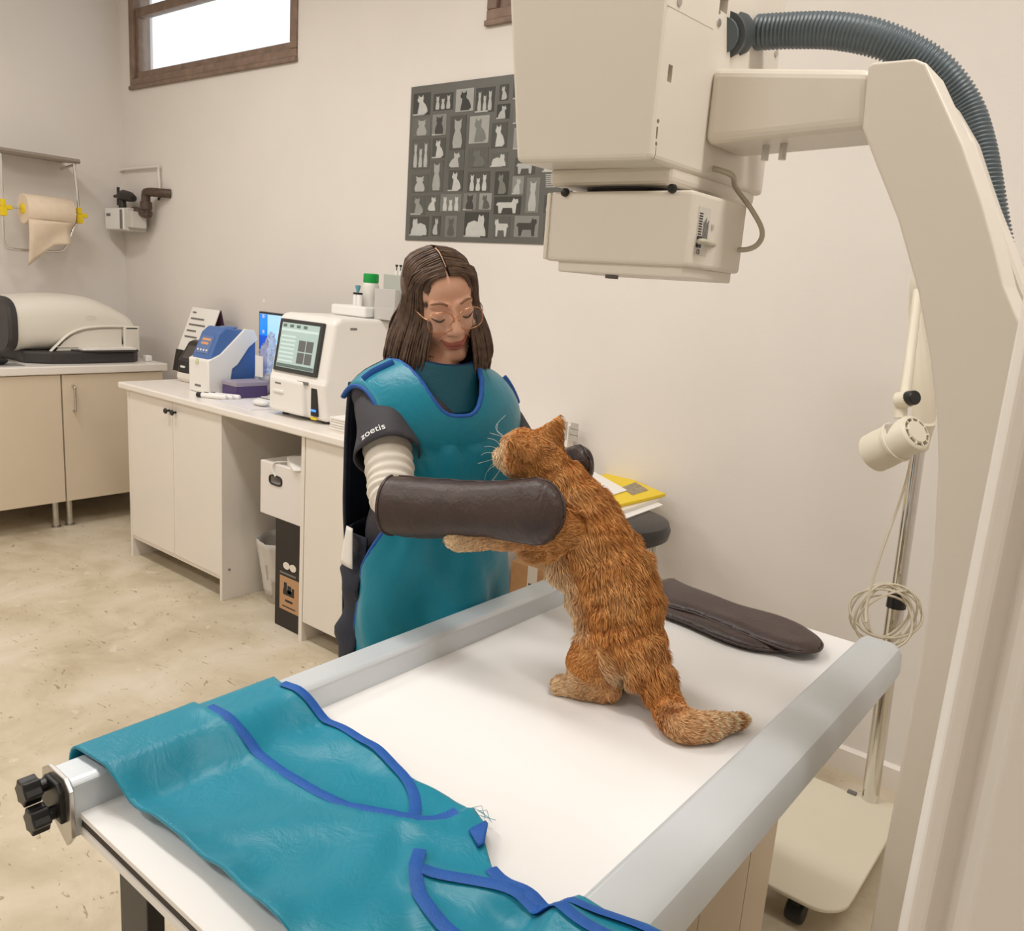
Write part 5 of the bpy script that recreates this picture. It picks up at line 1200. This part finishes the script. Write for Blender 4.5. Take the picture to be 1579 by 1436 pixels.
# right hind leg behind
shapes += [('c', K(985, 1000, 1.53), .050, K(965, 1030, 1.56), .034), ('c', K(965, 1030, 1.56), .030, onZ(968, 1046, .822), .022), ('c', onZ(968, 1046, .822), .020, onZ(948, 1042, .817), .017)]
# forelegs reach towards the person
shapes += [('c', K(880, 815, 1.46), .040, K(820, 825, 1.47), .026), ('c', K(820, 825, 1.47), .024, K(745, 833, 1.49), .019), ('c', K(745, 833, 1.49), .019, K(708, 833, 1.50), .021), ('c', K(708, 833, 1.5), .019, K(698, 835, 1.5), .015)]
shapes += [('c', K(885, 825, 1.53), .040, K(850, 843, 1.54), .024), ('c', K(850, 843, 1.54), .022, K(820, 851, 1.55), .020), ('c', K(820, 851, 1.55), .018, K(808, 852, 1.55), .015)]
# ears
def ear(b1, b2, tip, back):
    return [('c', b1, .012, tip, .004), ('c', b2, .012, tip, .004), ('c', (b1+b2)/2, .013, tip.lerp((b1+b2)/2, .25), .006)]
shapes += ear(K(834, 673, 1.49), K(860, 694, 1.51), K(863, 641, 1.50), None)
shapes += ear(K(794, 688, 1.455), K(816, 702, 1.44), K(786, 676, 1.43), None)
# tail
tl_ = [K(990, 1020, 1.425), K(1012, 1050, 1.41), K(1027, 1085, 1.395), onZ(1048, 1117, .825), onZ(1078, 1122, .824), onZ(1112, 1116, .821), onZ(1146, 1112, .817)]
TP = spline(tl_, 5); TR = lerps([.036, .031, .028, .027, .024, .019, .012], len(TP))
for i in range(len(TP)-1): shapes.append(('c', TP[i], TR[i], TP[i+1], TR[i+1]))
cb = blob('body', shapes, skin, .0055, 7, cat, .5)
me = cb.data; nv = len(me.vertices)
co = np.zeros(nv*3); me.vertices.foreach_get('co', co); co = co.reshape(-1, 3)
no = np.zeros(nv*3); me.vertices.foreach_get('normal', no); no = no.reshape(-1, 3)
wm = np.array(cb.matrix_world)
# skeleton lines used for fur flow and for the coat pattern
lines = [([hd, neck, chest, mid, hips, K(990, 1025, 1.43)], 0), (TP, 1), ([K(945, 990, 1.45), knee, hock, paw], 2), ([K(880, 815, 1.46), K(745, 833, 1.49), K(698, 835, 1.5)], 3), ([K(885, 825, 1.53), K(808, 847, 1.55)], 3), ([K(985, 1000, 1.53), onZ(950, 1042, .82)], 2)]
def nearest(Pn):
    best = np.full(len(Pn), 9.0); flow = np.zeros_like(Pn); kind = np.zeros(len(Pn), int); arc = np.zeros(len(Pn)); q_ = np.zeros_like(Pn)
    for L, kd in lines:
        s0 = 0
        for i in range(len(L)-1):
            a = np.array(L[i]); b_ = np.array(L[i+1]); d = b_-a; ln = np.linalg.norm(d)
            t_ = np.clip(((Pn-a)@d)/(ln*ln), 0, 1); q = a+t_[:, None]*d; dist = np.linalg.norm(Pn-q, axis=1)-(.03 if kd == 0 else 0)
            m_ = dist < best
            best[m_] = dist[m_]; flow[m_] = d/ln; kind[m_] = kd; arc[m_] = s0+t_[m_]*ln; q_[m_] = q[m_]
            s0 += ln
    return flow, kind, arc, q_
def smoothnoise(P_, sc, seed=0):
    return np.array([mnoise.noise(Vector((p[0]*sc+seed, p[1]*sc, p[2]*sc))) for p in P_])
bellydir = np.array((-.75, -.15, -.35)); bellydir /= np.linalg.norm(bellydir)
def coat(Pn, jitter=True):
    fl, kd, arc, q_ = nearest(Pn); rel = Pn-q_; rl = np.linalg.norm(rel, axis=1, keepdims=True)+1e-6; bel = (rel/rl)@bellydir
    n1 = smoothnoise(Pn, 16); n2 = smoothnoise(Pn, 45, 7)
    light = np.array(srgb(240, 198, 138)); base = np.array(srgb(220, 154, 86)); deep = np.array(srgb(172, 98, 44)); cream_ = np.array(srgb(248, 226, 190))
    lf = np.array([1.0, 1.6, 1.2, 1.2])[kd]
    stripe = np.sin(arc*np.where(kd == 1, 260., np.where(kd == 0, 190., 230.))+n1*3.2+bel*2)
    amt = np.clip(stripe*.75+.2+n2*.5, 0, 1)*np.where(kd == 1, np.clip((arc-.10)*8, .35, 1.1), np.where(kd == 0, .62, .6))
    c = base[None]*(1-amt[:, None])+deep[None]*amt[:, None]
    w = np.clip(.28+.6*n1, 0, 1)[:, None]*.55; c = c*(1-w)+light*w
    tailw = np.where(kd == 1, np.clip((arc-.09)*7, 0, 1)*np.clip(1-amt, 0, 1)*.95, 0)[:, None]; c = c*(1-tailw)+cream_*tailw
    bw = np.clip((bel-.20)*1.3, 0, .85)[:, None]; bw = np.where((kd == 0)[:, None], bw, 0); c = c*(1-bw)+cream_*bw
    lw = np.where(kd >= 2, np.clip((arc-.06)*5, 0, .75), 0)[:, None]; c = c*(1-lw)+cream_*lw
    if jitter: c = c*(1+RNG.normal(0, .13, (len(Pn), 1)))
    return np.clip(c, 0, 1), fl, kd
def add_col(mesh, cols):
    at_ = mesh.color_attributes.new('coat', 'FLOAT_COLOR', 'POINT'); a4 = np.ones((len(cols), 4)); a4[:, :3] = cols; at_.data.foreach_set('color', a4.ravel())
def coat_mat(name, rough):
    m = bpy.data.materials.new(name); m.use_nodes = True; nt_ = m.node_tree; b_ = nt_.nodes['Principled BSDF']
    vc = nt_.nodes.new('ShaderNodeVertexColor'); vc.layer_name = 'coat'; nt_.links.new(vc.outputs[0], b_.inputs['Base Color']); b_.inputs['Roughness'].default_value = rough; b_.inputs['Specular IOR Level'].default_value = .25
    return m
off = np.array(cat.location)
cols, _, _ = coat(co, False); add_col(me, cols); me.materials.clear(); me.materials.append(coat_mat('coat_skin', .8))
# fur strands
tris = []
me.calc_loop_triangles(); nt_ = len(me.loop_triangles); ti = np.zeros(nt_*3, int); me.loop_triangles.foreach_get('vertices', ti); ti = ti.reshape(-1, 3)
A, Bv, Cv = co[ti[:, 0]], co[ti[:, 1]], co[ti[:, 2]]; area = np.linalg.norm(np.cross(Bv-A, Cv-A), axis=1)
NS = 95000
pick = RNG.choice(nt_, NS, p=area/area.sum()); r1 = np.sqrt(RNG.random(NS))[:, None]; r2 = RNG.random(NS)[:, None]
w0, w1, w2 = 1-r1, r1*(1-r2), r1*r2
P0 = w0*co[ti[pick, 0]]+w1*co[ti[pick, 1]]+w2*co[ti[pick, 2]]
Nn = w0*no[ti[pick, 0]]+w1*no[ti[pick, 1]]+w2*no[ti[pick, 2]]; Nn /= np.linalg.norm(Nn, axis=1, keepdims=True)
c_, fl, kd = coat(P0)
ft = fl-(np.sum(fl*Nn, 1, keepdims=True))*Nn; ft += np.array((0, 0, -.25))-np.sum(np.array((0, 0, -.25))*Nn, 1, keepdims=True)*Nn; ft /= np.linalg.norm(ft, axis=1, keepdims=True)+1e-6
clump = np.stack([smoothnoise(P0, 38, s) for s in (0, 11, 23)], 1)
ln = np.where(kd == 0, .019, np.where(kd == 1, .010, .008))*RNG.uniform(.7, 1.2, NS)
dh = np.linalg.norm(P0-np.array(hd), axis=1); ln = np.where(dh < .075, ln*.42, ln)
d1 = ft*.80+Nn*.55+clump*.75+RNG.normal(0, .12, (NS, 3)); d1 /= np.linalg.norm(d1, axis=1, keepdims=True)
d2 = ft*1.0+Nn*.16+clump*.8+RNG.normal(0, .12, (NS, 3)); d2 /= np.linalg.norm(d2, axis=1, keepdims=True)
P1 = P0+d1*(ln*.5)[:, None]; P2 = P1+d2*(ln*.55)[:, None]
rv = RNG.normal(0, 1, (NS, 3)); sdv = np.cross(d1, rv); sdv /= np.linalg.norm(sdv, axis=1, keepdims=True)+1e-9
wd = (.00085*RNG.uniform(.7, 1.3, NS))[:, None]
V = np.stack([P0-sdv*wd, P0+sdv*wd, P1-sdv*wd*.8, P1+sdv*wd*.8, P2], 1).reshape(-1, 3)
V[:, 2] = np.maximum(V[:, 2], .8012)
i5 = np.arange(NS)*5
fm_ = bpy.data.meshes.new('fur')
nq = NS; loops = np.stack([i5, i5+1, i5+3, i5+2, i5+2, i5+3, i5+4], 1).ravel(); 
fm_.vertices.add(NS*5); fm_.vertices.foreach_set('co', V.ravel()); fm_.loops.add(NS*7); fm_.loops.foreach_set('vertex_index', loops.astype(np.int32))
fm_.polygons.add(NS*2); st = np.stack([np.arange(NS)*7, np.arange(NS)*7+4], 1).ravel(); fm_.polygons.foreach_set('loop_start', st.astype(np.int32))
fm_.update(calc_edges=True); fm_.validate()
cc = np.repeat(c_, 5, axis=0); add_col(fm_, cc)
fur = bpy.data.objects.new('fur', fm_); COL.objects.link(fur); fm_.materials.append(coat_mat('coat_fur', .6)); fur['kind'] = 'stuff'; setparent(fur, cat)
setparent(cb, cat) if cb.parent is None else None
# eyes and nose
for dep in (1.502, 1.540): MB().ell(K(774, 690, dep), .0065).build('eye', mat('amber_eye', srgb(120, 84, 20), .1), cat, smooth=0)
MB().ell(K(767, 706, 1.535), (.006, .006, .005)).build('nose', mat('pink_nose', srgb(196, 128, 110), .5), cat, smooth=0)
# whiskers
wk = mat('whisker', (.85, .82, .75), .4)
for k in range(9):
    a = K(780, 704+k*1.8-6, 1.52); b_ = K(765-6*(k % 3), 690+9*k-10, 1.545); c2 = K(752-5*(k % 4), 688+13*k-12, 1.56)
    MB().tube(spline([a, b_, c2], 4), [.00022]*9, 4).build('whisker', wk, cat)
for k in range(3):
    MB().tube(spline([K(786, 678, 1.51), K(770-3*k, 672-6*k, 1.53), K(756+12*k, 668-14*k, 1.55)], 4), [.00022]*9, 4).build('whisker', wk, cat)
